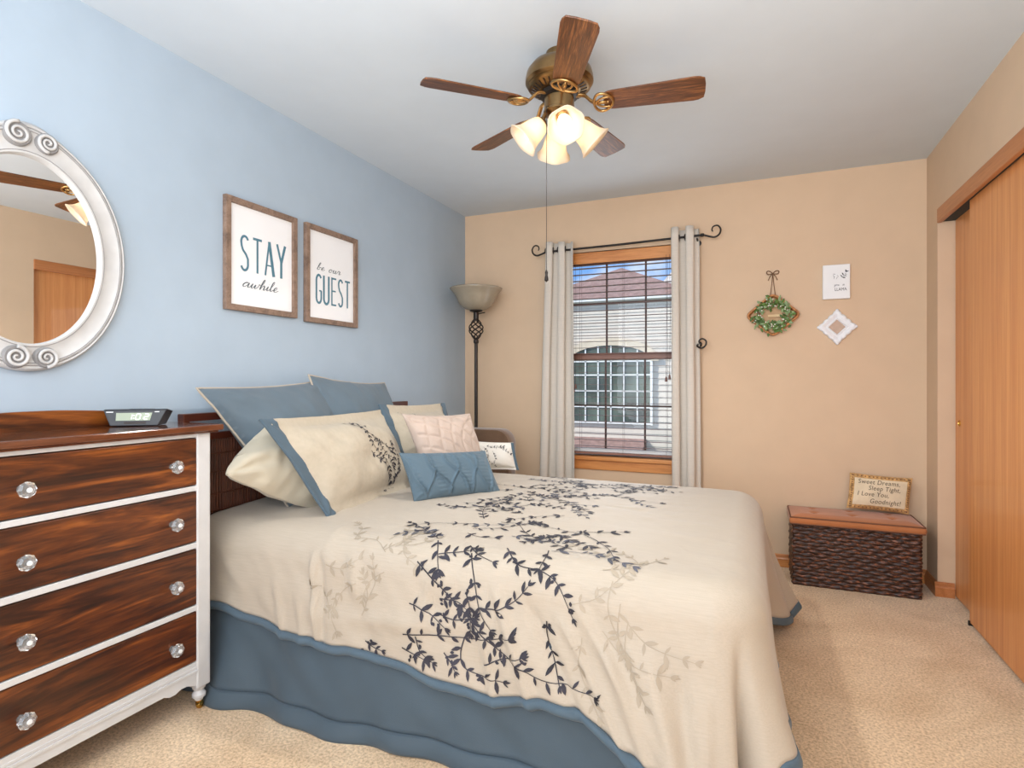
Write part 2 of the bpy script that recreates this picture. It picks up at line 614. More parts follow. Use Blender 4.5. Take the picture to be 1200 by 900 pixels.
# closet: oak fascia and two sliding slab doors
struct('trim_1', MB().box(W - 0.006, W + 0.018, CY1, CY0 - 0.012, 2.012, 2.088), M_oaky, bevel=0.004)
struct('trim_2', MB().box(W + 0.02, W + 0.112, CY1, CY0, CZ - 0.035, CZ - 0.001), M_dark)
d1 = struct('door_1', MB().box(W + 0.078, W + 0.108, CY0 - 0.60, CY0 - 0.004, 0.012, 2.03), M_oakv, bevel=0.003)
pull = MB()
py, pz, px = -0.285, 0.94, W + 0.078
pull.lathe([(0.0165, -0.002), (0.0165, 0.003), (0.012, 0.0045), (0.011, 0.001), (0.0, 0.0)], (px, py, pz), 20, (-1, 0, 0), cap=False)
obj('finger_pull', pull, M_gold, d1, smooth=True)
d2 = struct('door_2', MB().box(W + 0.033, W + 0.063, CY1 + 0.004, -0.60, 0.014, 2.03), M_oakv, bevel=0.003)
gd = MB().box(W + 0.026, W + 0.066, -0.612, -0.598, 0.0, 0.022)
obj('floor_guide', gd, M_black, d2, bevel=0.002)

# ------------------------------------------------------------------ window in the back wall
win = thing('window_1', 'sash window', 'window', (1.23, 0.07, 0.6))
for k in ('label', 'category'):
    del win[k]
win['kind'] = 'structure'
fr = MB()
fr.box(WX0, WX0 + 0.03, 0.03, 0.12, WZ0, WZ1).box(WX1 - 0.03, WX1, 0.03, 0.12, WZ0, WZ1)
fr.box(WX0, WX1, 0.03, 0.12, WZ1 - 0.03, WZ1).box(WX0, WX1, 0.03, 0.12, WZ0, WZ0 + 0.03)
obj('window_frame', fr, M_sash, win, bevel=0.003)


def sash(y, z0, z1, bars, grid_name):
    a, b2 = WX0 + 0.03, WX1 - 0.03
    s = MB()
    s.box(a, a + 0.035, y, y + 0.03, z0, z1).box(b2 - 0.035, b2, y, y + 0.03, z0, z1)
    s.box(a + 0.035, b2 - 0.035, y, y + 0.03, z0, z0 + 0.045).box(a + 0.035, b2 - 0.035, y, y + 0.03, z1 - 0.045, z1)
    so = obj('sash', s, M_sash, win, bevel=0.003)
    if grid_name == 'lower':
        obj('bottom_rail', MB().box(a + 0.002, b2 - 0.002, y - 0.004, y + 0.02, z0 - 0.001, z0 + 0.044), M_trimwhite, so, bevel=0.003)
    g = MB()
    for x in (1.097, 1.375):
        g.box(x - 0.006, x + 0.006, y + 0.008, y + 0.022, z0 + 0.04, z1 - 0.04)
    g.box(a + 0.03, b2 - 0.03, y + 0.0085, y + 0.0215, bars - 0.006, bars + 0.006)
    obj('muntin_grid', g, M_munt, so)
    p = MB().add([(a + 0.03, y + 0.018, z0 + 0.04), (b2 - 0.03, y + 0.018, z0 + 0.04), (b2 - 0.03, y + 0.018, z1 - 0.04), (a + 0.03, y + 0.018, z1 - 0.04)], [(0, 1, 2, 3)])
    obj('pane', p, M_pane, so)


sash(0.085, 1.31, 2.045, 1.72, 'upper')
sash(0.052, 0.635, 1.36, 0.985, 'lower')
st = MB().box(WX0 - 0.06, WX1 + 0.06, -0.035, 0.05, 0.603, 0.63)
obj('window_stool', st, M_oak, win, bevel=0.004)
ap = MB().box(WX0 - 0.035, WX1 + 0.035, -0.016, -0.0005, 0.535, 0.602)
obj('apron', ap, M_oak, win, bevel=0.004)

# wooden blind hanging in the window
bl = thing('window_blind', 'dark wood slatted blind with an oak valance, hanging open in the window', 'blind', (1.23, 0.0, 2.0))
obj('valance', MB().box(WX0 + 0.004, WX1 - 0.004, -0.012, 0.002, 1.994, 2.072), M_oak, bl, bevel=0.004)
obj('headrail', MB().box(WX0 + 0.01, WX1 - 0.01, 0.004, 0.046, 2.02, 2.06), M_sash, bl)
sl = MB()
nz = 30
for k in range(nz):
    z = 1.965 - k * 0.0437
    sl.box(WX0 + 0.012, WX1 - 0.012, 0.002, 0.045, z - 0.0008, z + 0.0008)
so = obj('slats', sl, M_slat, bl)
obj('bottom_rail', MB().box(WX0 + 0.012, WX1 - 0.012, 0.0, 0.045, 0.642, 0.656), M_sash, bl, bevel=0.003)
cd = MB()
for x in (0.925, 1.235, 1.53):
    cd.tube([(x, -0.002, 2.02), (x, -0.002, 0.65)], 0.0009, 5)
    cd.tube([(x, 0.049, 2.02), (x, 0.049, 0.65)], 0.0009, 5)
obj('ladder_cord', cd, M_cord, bl)
for x, z in ((1.53, 1.19), (1.552, 1.205), (0.885, 1.115), (0.898, 1.14)):
    t = MB().tube([(x, -0.016, 2.01), (x + 0.004, -0.016, 1.6), (x, -0.016, z)], 0.0011, 5)
    pc = obj('pull_cord', t, M_cord, bl)
    t = MB().lathe([(0.003, 0.0), (0.006, -0.008), (0.009, -0.03), (0.0085, -0.034), (0, -0.034)], (x, -0.016, z), 10, cap=False)
    obj('tassel', t, M_slat, pc, smooth=True)

# ------------------------------------------------------------------ outside: the neighbouring house
hs = thing('neighbour_house', 'cream sided house with rose brown hip roof and arched window, seen through the blind', 'house', (0, 6, -2.8))
sd = MB()
z = -2.8
while z < 2.6:
    z1 = min(z + 0.105, 2.62)
    sd.add([(-7, 6.0 - 0.012, z), (6, 6.0 - 0.012, z), (6, 6.0, z1), (-7, 6.0, z1)], [(0, 1, 2, 3)])
    sd.add([(-7, 6.0, z), (6, 6.0, z), (6, 5.988, z), (-7, 5.988, z)], [(0, 1, 2, 3)])
    z = z1
obj('siding', sd, M_siding, hs)
obj('house_body', MB().box(-7, 6, 6.01, 10, -2.8, 2.6), M_siding, hs)
rf = MB()
ax, ay, az = -0.41, 7.5, 3.43
rf.add([(-2.0, 5.88, 2.60), (1.25, 5.88, 2.60), (ax, ay, az), (-2.0, 9.4, 2.6), (1.25, 9.4, 2.6)], [(0, 1, 2), (1, 4, 2), (4, 3, 2), (3, 0, 2), (0, 3, 4, 1)])
obj('hip_roof', rf, M_shing, hs)
rf = MB()
rf.add([(-0.2, 8.0, 2.6), (7, 8.0, 2.6), (7, 11.5, 5.4), (1.3, 11.5, 5.4), (-0.2, 15, 2.6), (7, 15, 2.6)], [(0, 1, 2, 3), (0, 3, 4), (4, 3, 2, 5)])
obj('main_roof', rf, M_shing2, hs)
obj('eave_board', MB().box(-7, 6, 5.88, 5.985, 2.56, 2.6), M_housetrim, hs)
rf = MB().add([(-3, 5.2, -0.15), (0.35, 5.2, -0.15), (0.35, 6.0, 0.16), (-3, 6.0, 0.16), (-3, 5.2, -0.22), (0.35, 5.2, -0.22), (0.35, 6, -0.22), (-3, 6, -0.22)],
              [(0, 1, 2, 3), (4, 5, 1, 0), (5, 6, 2, 1), (7, 4, 0, 3), (4, 7, 6, 5)])
obj('porch_roof', rf, M_shing, hs)


def archpoly(x0, x1, z0, zs, zt, n=18):
    """rectangle with a segmental arch on top"""
    c = (x0 + x1) / 2
    return [(x0, z0), (x1, z0)] + [(c + (x1 - x0) / 2 * cos(pi * k / n), zs + (zt - zs) * sin(pi * k / n)) for k in range(n + 1)]


to6 = lambda u, v, d: Vector((u, d, v))
pw = MB().prism(archpoly(-1.02, 0.43, 0.42, 1.5, 1.78), 5.985, 5.96, to6)
hw = obj('arched_window', pw, M_housewin, hs)
gr = MB()
for k in range(7):
    x = -0.95 + k * 0.23
    gr.box(x - 0.012, x + 0.012, 5.945, 5.965, 0.42, 1.5 + 0.27 * sqrt(max(0, 1 - ((x + 0.295) / 0.725) ** 2)))
for z in (0.42, 0.70, 0.98, 1.26, 1.5):
    gr.box(-1.02, 0.43, 5.945, 5.965, z - 0.012, z + 0.012)
gr.box(-1.05, -1.01, 5.94, 5.97, 0.4, 1.5).box(0.42, 0.46, 5.94, 5.97, 0.4, 1.5)
obj('window_grille', gr, M_housetrim, hw)
ar = MB()
n = 20
vs = []
for k in range(n + 1):
    a = pi * k / n
    for r0, r1, y in ((0.725, 0.28, 5.97), (0.86, 0.41, 5.97), (0.86, 0.41, 5.93), (0.725, 0.28, 5.93)):
        vs.append((-0.295 + r0 * cos(a), y, 1.5 + r1 * sin(a)))
fs = [(4 * k + i, 4 * k + (i + 1) % 4, 4 * k + 4 + (i + 1) % 4, 4 * k + 4 + i) for k in range(n) for i in range(4)]
ar.add(vs, fs)
obj('stone_arch', ar, M_stone, hs)
struct('ground', MB().box(-14, 14, 0.5, 24, -2.9, -2.8), M_lawn)

# ------------------------------------------------------------------ bed
BX0, BX1 = 0.075, 2.13          # head and foot of the mattress
BY0, BY1 = -2.40, -0.86         # near and far edge of the comforter's drop
bed = thing('bed', 'queen bed with dark rattan headboard and slate blue bed skirt', 'bed', (1.1, -1.63, 0))
hb = MB()
hb.box(0.03, 0.065, -2.435, -0.895, 1.004, 1.034)
hb.box(0.032, 0.062, -2.435, -0.895, 0.925, 0.953).box(0.032, 0.062, -2.435, -0.895, 0.40, 0.44)
for y in (-2.42, -2.02, -1.63, -1.24, -0.91):
    hb.box(0.033, 0.061, y - 0.015, y + 0.015, 0.0 if abs(y + 1.665) > 0.7 else 0.43, 1.006)
hbo = obj('headboard', hb, M_headb, bed, bevel=0.003)
rt = MB()
y = -2.41
while y < -0.915:
    rt.tube([(0.047 + 0.003 * sin(y * 70), y, 0.43), (0.047 - 0.002 * sin(y * 90), y + 0.001, 0.68), (0.047, y, 0.93)], 0.0052, 6)
    y += 0.0115
for z in (0.52, 0.63, 0.70, 0.79, 0.865):
    for dx in (0.041, 0.053):
        rt.tube([(dx, -2.41, z), (dx, -1.66, z + 0.004), (dx, -0.915, z)], 0.003, 6)
obj('rattan_panel', rt, M_rattan, hbo, smooth=True)


def rounded_box(x0, x1, y0, y1, z0, z1):
    return MB().box(x0, x1, y0, y1, z0, z1)


obj('box_spring', rounded_box(BX0 + 0.01, BX1 - 0.08, BY0 + 0.10, BY1 - 0.10, 0.17, 0.38), M_whitec, bed, bevel=0.03)
obj('mattress', rounded_box(BX0 + 0.01, BX1 - 0.08, BY0 + 0.10, BY1 - 0.10, 0.38, 0.555), M_whitec, bed, bevel=0.05)
for x in (0.2, 1.9):
    for y in (BY0 + 0.2, BY1 - 0.2):
        obj('leg', MB().lathe([(0.02, 0.0), (0.022, 0.17)], (x, y, 0), 10), M_black, bed, smooth=True)
gl_ = MB().tube([(2.155, -2.11, 0.085), (2.178, -2.125, 0.045), (2.20, -2.14, 0.004)], [0.009, 0.011, 0.012], 8)
gl_o = obj('frame_glide', gl_, M_trimwhite, bed, smooth=True)
gl_o['label'] = 'white plastic foot of the bed frame'


def perimeter(y0, y1, x1, rc, x0, step=0.014):
    """head near corner -> near side -> foot -> far side -> head; (x, y, nx, ny, kind, coordinate along)"""
    out = []
    n = int((x1 - rc - x0) / step)
    for k in range(n):
        out.append((x0 + (x1 - rc - x0) * k / n, y0, 0, -1))
    m = max(8, int(rc * pi / 2 / step * 1.6))
    for k in range(m):
        a = -pi / 2 + pi / 2 * k / m
        out.append((x1 - rc + rc * cos(a), y0 + rc + rc * sin(a), cos(a), sin(a)))
    n = int((y1 - y0 - 2 * rc) / step)
    for k in range(n):
        out.append((x1, y0 + rc + (y1 - y0 - 2 * rc) * k / n, 1, 0))
    for k in range(m):
        a = pi / 2 * k / m
        out.append((x1 - rc + rc * cos(a), y1 - rc + rc * sin(a), cos(a), sin(a)))
    n = int((x1 - rc - x0) / step)
    for k in range(n + 1):
        out.append((x1 - rc - (x1 - rc - x0) * k / n, y1, 0, 1))
    return out


def gauss(a, c, w):
    return exp(-((a - c) / w) ** 2)


def sstep(a, b, x):
    t = min(1, max(0, (x - a) / (b - a)))
    return t * t * (3 - 2 * t)


# bed skirt
def skirt_fn(i, t, P):
    x, y, nx, ny = P[i]
    s = i * 0.014
    fl = 0.055 * t ** 1.6 + 0.012 * t * sin(s * 9 + 1.2 * sin(s * 3)) + 0.006 * t * sin(s * 27) + 0.016 * t * noise.noise(Vector((s * 2.6 - t, t * 1.5, 5.0))) + 0.010 * min(1, t * 3) * noise.noise(Vector((s * 8 - t * 3.5, t * 2.2, 8.0)))
    if ny < -0.5:
        fl += 0.045 * t * gauss(x, 0.30, 0.10) - 0.02 * t * gauss(x, 0.17, 0.05) + 0.03 * t * gauss(x, 0.66, 0.22) * t
    if nx > 0.02:
        fl *= 0.25
    elif ny < -0.5:
        fl *= 1 - 0.75 * sstep(1.65, 2.0, x)
    z = 0.40 * (1 - t) + 0.002 + 0.004 * sin(s * 14) * t
    if t > 0.86:
        fl += 0.012 * (t - 0.86) / 0.14
    return Vector((x + nx * fl, y + ny * fl, z))


SP = perimeter(BY0 + 0.012, BY1 - 0.03, BX1 - 0.09, 0.20, BX0)
sk = MB()
nT = 22
sk.add([skirt_fn(i, j / nT * 0.88, SP) for i in range(len(SP)) for j in range(nT + 1)],
       [(i * (nT + 1) + j, (i + 1) * (nT + 1) + j, (i + 1) * (nT + 1) + j + 1, i * (nT + 1) + j + 1) for i in range(len(SP) - 1) for j in range(nT)])
sko = obj('bed_skirt', sk, M_skirt, bed, smooth='all', solid=0.004)
sb = MB()
sb.add([skirt_fn(i, 0.87 + j / 6 * 0.13, SP) + Vector((SP[i][2], SP[i][3], 0)) * (0.004 + 0.006 * sin(pi * j / 6)) for i in range(len(SP)) for j in range(7)],
       [(i * 7 + j, (i + 1) * 7 + j, (i + 1) * 7 + j + 1, i * 7 + j + 1) for i in range(len(SP) - 1) for j in range(6)])
obj('border', sb, M_skirt, sko, smooth='all', solid=0.004)

# ------------------------------------------------------------------ comforter
RR = 0.11                        # rounding of the top edge
CP = perimeter(BY0, BY1, BX1 - 0.012, 0.16, BX0 + 0.005, 0.0135)
ZT = 0.618


def ztop(x, y):
    u = (y - BY0) / (BY1 - BY0)
    z = ZT + 0.034 * sin(pi * min(1, max(0, u))) ** 0.7 * sstep(2.2, 1.5, x) ** 0.5
    z += 0.007 * noise.noise(Vector((x * 3.1, y * 2.2, 1.7))) + 0.0035 * noise.noise(Vector((x * 7, y * 16, 4.1)))
    z += 0.0016 * noise.noise(Vector((x * 16, y * 42, 9.1)))
    z += 0.006 * gauss(x, 0.70 + 0.10 * (y + 2.4), 0.018) * sstep(-2.1, -2.35, y)
    return z


def hem_z(x, y, nx, ny, s):
    """height of the lower edge round the bed"""
    if ny < -0.99:
        h = 0.335 - 0.062 * sstep(0.1, 0.75, x) - 0.045 * sstep(0.9, 1.35, x) + 0.028 * gauss(x, 1.56, 0.12) - 0.10 * sstep(1.6, 2.0, x)
        return h + 0.004 * sin(x * 31)
    if nx > 0.99:
        m = (y - BY0) / (BY1 - BY0)
        return 0.15 + 0.058 * gauss(m, 0.1, 0.09) + 0.03 * sin(m * 20) * sin(pi * m) * sin(pi * m) - 0.07 * gauss(m, 0.9, 0.12)
    if ny > 0.99:
        return 0.25 - 0.10 * sstep(1.7, 2.0, x)
    if y < -1.63:
        return 0.128 + 0.080 * sstep(0.55, 1.0, math.atan2(nx, -ny))
    return 0.128


def creases(x, d, s):
    """soft diagonal folds on the near side (x along the bed, d depth of the drop)"""
    o = 0.0
    for x0, dx, w, a, d0, d1 in ((1.34, 0.17, 0.016, 0.011, 0.02, 0.42), (1.42, 0.24, 0.018, -0.010, 0.05, 0.45), (1.50, 0.26, 0.014, 0.010, 0.08, 0.48),
                                 (1.57, 0.30, 0.022, 0.008, 0.02, 0.45), (1.28, 0.10, 0.014, 0.008, 0.16, 0.42), (0.665, 0.05, 0.010, 0.014, 0.0, 0.30),
                                 (0.69, 0.05, 0.012, -0.008, 0.0, 0.30), (0.47, 0.10, 0.014, 0.007, 0.12, 0.36), (0.57, 0.09, 0.013, 0.006, 0.14, 0.36),
                                 (0.83, 0.06, 0.02, 0.007, -0.02, 0.16), (1.15, -0.08, 0.02, 0.006, 0.02, 0.20), (1.70, 0.20, 0.03, 0.008, 0.1, 0.5), (1.62, 0.20, 0.018, 0.012, 0.14, 0.6), (1.78, 0.12, 0.022, 0.009, 0.12, 0.6), (1.88, 0.05, 0.02, -0.009, 0.16, 0.6)):
        o += 1.6 * a * gauss(x, x0 + dx * d / 0.4, w) * sstep(d0, d0 + 0.08, d) * sstep(d1 + 0.06, d1 - 0.04, d)
    o += 0.010 * noise.noise(Vector((x * 5.0 - d * 4, d * 4, 2.2))) + 0.006 * noise.noise(Vector((x * 14 - d * 10, d * 9, 7.7)))
    # puffed fold lying across the drop
    o += 0.012 * gauss(d, 0.235 - 0.10 * (x - 0.75), 0.03) * gauss(x, 0.98, 0.26)
    return o


def flare(x, y, nx, ny):
    f = 0.035
    cor = 0.0
    dn = sqrt((x - (BX1)) ** 2 + (y - BY0) ** 2)
    df = sqrt((x - (BX1)) ** 2 + (y - BY1) ** 2)
    if y < -1.63:
        if ny < -0.99:
            f += 0.035 * sstep(1.45, 1.95, x)
        else:
            a = math.atan2(nx, -ny)          # 0 near side .. pi/2 foot
            if nx < 0.99:
                f += 0.030 + 0.042 * gauss(a, 1.12, 0.30) - 0.105 * gauss(a, 0.60, 0.105)
            else:
                f += 0.03 + 0.022 * gauss(y, BY0 + 0.16, 0.13)
    else:
        if nx > 0.99:
            f += 0.075 * gauss(y, BY1 - 0.14, 0.12)
        elif ny > 0.99:
            f += 0.075 * gauss(x, BX1 - 0.14, 0.12)
        else:
            f += 0.105
    if nx > 0.99:
        f += 0.008 * sin(y * 21) - 0.012 - 0.022 * sin(pi * (y - BY0) / (BY1 - BY0)) ** 2
    return f


def drop(i_or_p, l, extra=0.0):
    """point on the drop; l = cloth length from the start of the rounded edge"""
    x, y, nx, ny = i_or_p
    ix, iy = x - nx * RR, y - ny * RR
    z0 = ztop(ix, iy)
    ql = RR * pi / 2
    if l < ql:
        th = l / RR
        off = -RR + RR * sin(th)
        z = z0 - RR * (1 - cos(th))
        d = 0.0
        out = 0.0
        if ny < -0.99:
            out = creases(x, l - ql * 0.6, 0) * sstep(0.2 * ql, ql, l)
        off += out * sin(th)
        z += out * cos(th)
    else:
        d = l - ql
        t = d / 0.36
        off = flare(x, y, nx, ny) * (t ** 1.35 if t > 0 else 0)
        z = z0 - RR - d
        if ny < -0.99:
            off += creases(x, l - ql * 0.6, 0)
        elif nx > 0.99 or (nx > 0.05):
            off += 0.008 * noise.noise(Vector((y * 6, z * 3, 3.3))) * min(1, t * 2)
    return Vector((ix + nx * (off + RR + extra), iy + ny * (off + RR + extra), z))


def drop_len(p):
    x, y, nx, ny = p
    z0 = ztop(x - nx * RR, y - ny * RR)
    return RR * pi / 2 + z0 - RR - hem_z(x, y, nx, ny, 0)


cf = MB()
NI, NO = 26, 40
nrow = NI + NO + 1
for p in CP:
    x, y, nx, ny = p
    ix, iy = x - nx * RR, y - ny * RR
    mx, my = min(x, 1.50), (BY0 + BY1) / 2
    for k in range(NI):
        t = k / NI
        xx, yy = mx + (ix - mx) * t, my + (iy - my) * t
        cf.v.append(Vector((xx, yy, ztop(xx, yy))))
    L = drop_len(p)
    for k in range(NO + 1):
        cf.v.append(drop(p, L * k / NO))
for i in range(len(CP) - 1):
    for j in range(nrow - 1):
        cf.f.append((i * nrow + j, i * nrow + j + 1, (i + 1) * nrow + j + 1, (i + 1) * nrow + j))
com = obj('comforter', cf, None, None, smooth='all', mats=[M_comf, M_trimblue], merge=0.0008, solid=0.012)
tag(com, 'champagne comforter with navy embroidered branches spread over the bed', 'comforter')
bdr = MB()
nb = 7
prof_b = (0.002, 0.010, 0.012, 0.012, 0.010, 0.004, -0.006)
for i, p in enumerate(CP):
    L = drop_len(p)
    w = 0.034
    for k in range(nb):
        q = drop(p, L - 0.002 + w * k / (nb - 1), prof_b[k] * (0.4 if p[2] > 0.3 else 1.0) + 0.002 * sin(i * 1.1) * k / 6)
        bdr.v.append(q)
for i in range(len(CP) - 1):
    for j in range(nb - 1):
        bdr.f.append((i * nb + j, i * nb + j + 1, (i + 1) * nb + j + 1, (i + 1) * nb + j))
bo = obj('blue_border', bdr, M_trimblue, com, smooth='all', solid=0.006)
bo['label'] = 'slate blue border along the comforter hem'


def cloth(x, s, lift=0.0):
    """point on the comforter: s > 0 over the top (y inward from the near edge), s < 0 down the near side"""
    def f(x, s):
        if s >= 0:
            yy = BY0 + RR + s
            return Vector((x, yy, ztop(x, yy)))
        return drop((x, BY0, 0, -1), -s)
    a = f(x, s)
    e = 0.004
    n = (f(x + e, s) - f(x - e, s)).cross(f(x, s + e) - f(x, s - e)).normalized()
    return a + n * lift


def leaf(p, ang, L, w, bend=0.0):
    px, py = p
    ca, sa = cos(ang), sin(ang)
    out = []
    for t, q in ((0, 0.05), (0.25, 0.75), (0.5, 1.0), (0.78, 0.62), (1.0, 0.0), (0.78, -0.62), (0.5, -1.0), (0.25, -0.75)):
        a, b2 = t * L, q * w / 2 + bend * t * t * L
        out.append((px + a * ca - b2 * sa, py + a * sa + b2 * ca))
    return [out]


def twig(pts, rng, w=0.0035, leaves=True, every=0.035, size=0.034, berries=0.2):
    """a stem with leaves in pairs, clusters and buds -> 2-D polygons"""
    P = smoothpath([(a, b2) for a, b2 in pts], 6)
    P = [(p.x, p.y) for p in P]
    pl = ribbon(P, [w * (1 - 0.55 * k / len(P)) for k in range(len(P))])
    if not leaves:
        return pl
    acc = every * 0.6
    for k in range(1, len(P)):
        dx, dy = P[k][0] - P[k - 1][0], P[k][1] - P[k - 1][1]
        acc += sqrt(dx * dx + dy * dy)
        if acc > every:
            acc = rng.uniform(-0.3, 0.2) * every
            a = math.atan2(dy, dx)
            for sg in (-1, 1):
                if rng.random() < 0.8:
                    L = size * rng.uniform(0.6, 1.15)
                    pl += leaf(P[k], a + sg * rng.uniform(0.5, 1.25), L, L * rng.uniform(0.28, 0.42), rng.uniform(-0.15, 0.15))
            if rng.random() < berries:
                for q in range(3):
                    L = size * 0.4
                    pl += leaf((P[k][0] + rng.uniform(-1, 1) * size * 0.5, P[k][1] + rng.uniform(-1, 1) * size * 0.5), rng.uniform(0, 6.3), L, L * 0.7)
    dx, dy = P[-1][0] - P[-2][0], P[-1][1] - P[-2][1]
    a = math.atan2(dy, dx)
    for da in (-0.45, 0.05, 0.5):
        L = size * rng.uniform(0.45, 0.85)
        pl += leaf(P[-1], a + da + rng.uniform(-.15, .15), L, L * 0.3)
    return pl


def split_polys(polys, maxlen=0.02):
    """cut long quads so that they follow the cloth"""
    return polys


rng = random.Random(11)
# (x, height/depth) stems on the near side as they hang: x along the bed, s along the cloth
def side(x, z):                 # world height on the near side -> cloth coordinate
    return -(RR * pi / 2 + (ZT - RR - z)) if z < ZT - RR else -(ZT - z) * 1.35


STEMS_PX = [
    [(1.055, .345), (1.20, .360), (1.33, .372), (1.42, .395)],
    [(1.07, .44), (1.13, .425), (1.20, .385)],
    [(1.085, .535), (1.19, .50), (1.27, .435), (1.34, .375), (1.43, .33), (1.50, .30), (1.58, .29), (1.68, .28)],
    [(1.115, .605), (1.14, .57), (1.17, .52)],
    [(1.24, .60), (1.28, .575), (1.34, .56)],
    [(1.15, .56), (1.22, .575), (1.27, .59)],
    [(1.36, .615), (1.42, .565), (1.50, .555), (1.56, .53), (1.61, .475)],
    [(1.49, .635), (1.50, .60), (1.495, .56)],
    [(1.26, .575), (1.29, .52), (1.32, .45), (1.36, .40)],
    [(1.27, .50), (1.285, .45), (1.29, .385)],
    [(1.53, .455), (1.535, .40), (1.555, .34), (1.575, .285)],
    [(1.34, .30), (1.40, .33), (1.46, .345)],
    [(1.27, .37), (1.255, .315), (1.27, .275), (1.34, .262), (1.40, .262)],
    [(1.10, .345), (1.115, .30), (1.16, .272)],
    [(1.32, .46), (1.38, .47), (1.43, .50), (1.47, .52)],
    [(1.18, .47), (1.235, .47), (1.27, .45)],
    [(1.20, .31), (1.225, .285), (1.24, .262)],
    [(0.90, .29), (0.93, .275), (0.965, .268)],
    [(1.18, .42), (1.24, .415), (1.30, .43)],
    [(1.05, .30), (1.09, .29), (1.13, .277)],
]
dark, pale = [], []
for st_ in STEMS_PX:
    dark += twig([(x, side(x, z)) for x, z in st_], rng, 0.0042, every=0.027, size=0.035, berries=0.30)
# over the top: a drift of branches running across the bed
def in_drift(x, s):
    u = s / 1.34
    c = 1.30 + 0.06 * sin(u * 9)
    hw = 0.40 - 0.05 * u
    return abs(x - c) < hw * (0.75 + 0.25 * sin(u * 23 + 1)) and -0.02 < s < 1.30


k = 0
while k < 74:
    x, s = rng.uniform(0.85, 1.72), rng.uniform(-0.04, 1.28)
    if not in_drift(x, s):
        continue
    a = rng.choice((0, pi, 0.6, 2.5, -0.6, -2.5, 1.3)) + rng.uniform(-0.35, 0.35)
    L = rng.uniform(0.10, 0.24)
    cv = rng.uniform(-0.4, 0.4)
    pts = [(x + L * t * cos(a + cv * t), s + L * t * sin(a + cv * t)) for t in (0, 0.33, 0.66, 1.0)]
    if not all(0.80 < q[0] < 1.78 and -0.05 < q[1] < 1.33 for q in pts):
        continue
    (pale if rng.random() < 0.3 else dark).extend(twig(pts, rng, 0.0036, every=0.036, size=0.036, berries=0.12))
    k += 1
pale += twig([(1.50, 0.02), (1.56, 0.03), (1.64, 0.02), (1.76, -0.02)], rng, 0.003, every=0.05, size=0.04)
ghost = []
for _ in range(10):
    x, s = rng.uniform(1.6, 1.86), rng.uniform(-0.34, 0.02)
    a = rng.choice((-0.7, 0.4, -1.6, 2.2))
    ghost += twig([(x, s), (x + 0.09 * cos(a), s + 0.09 * sin(a)), (x + 0.2 * cos(a + 0.3), s + 0.2 * sin(a + 0.3))], rng, 0.003, every=0.04, size=0.036, berries=0)
for _ in range(14):
    x, s = rng.uniform(0.72, 1.0), rng.uniform(-0.34, -0.02)
    a = rng.uniform(0, 6.3)
    ghost += twig([(x, s), (x + 0.07 * cos(a), s + 0.07 * sin(a)), (x + 0.13 * cos(a + 0.3), s + 0.13 * sin(a + 0.3))], rng, 0.003, every=0.04, size=0.034, berries=0)
for nm, pl, mt, lf in (('navy_embroidery', dark, M_emb, 0.0026), ('grey_blue_embroidery', pale, M_emb2, 0.0022), ('tone_on_tone_leaf_print', ghost, M_ghost, 0.0016)):
    mb = polys_to(MB(), pl, lambda a, b2, lf=lf: cloth(a, b2, lf))
    obj(nm, mb, mt, com)

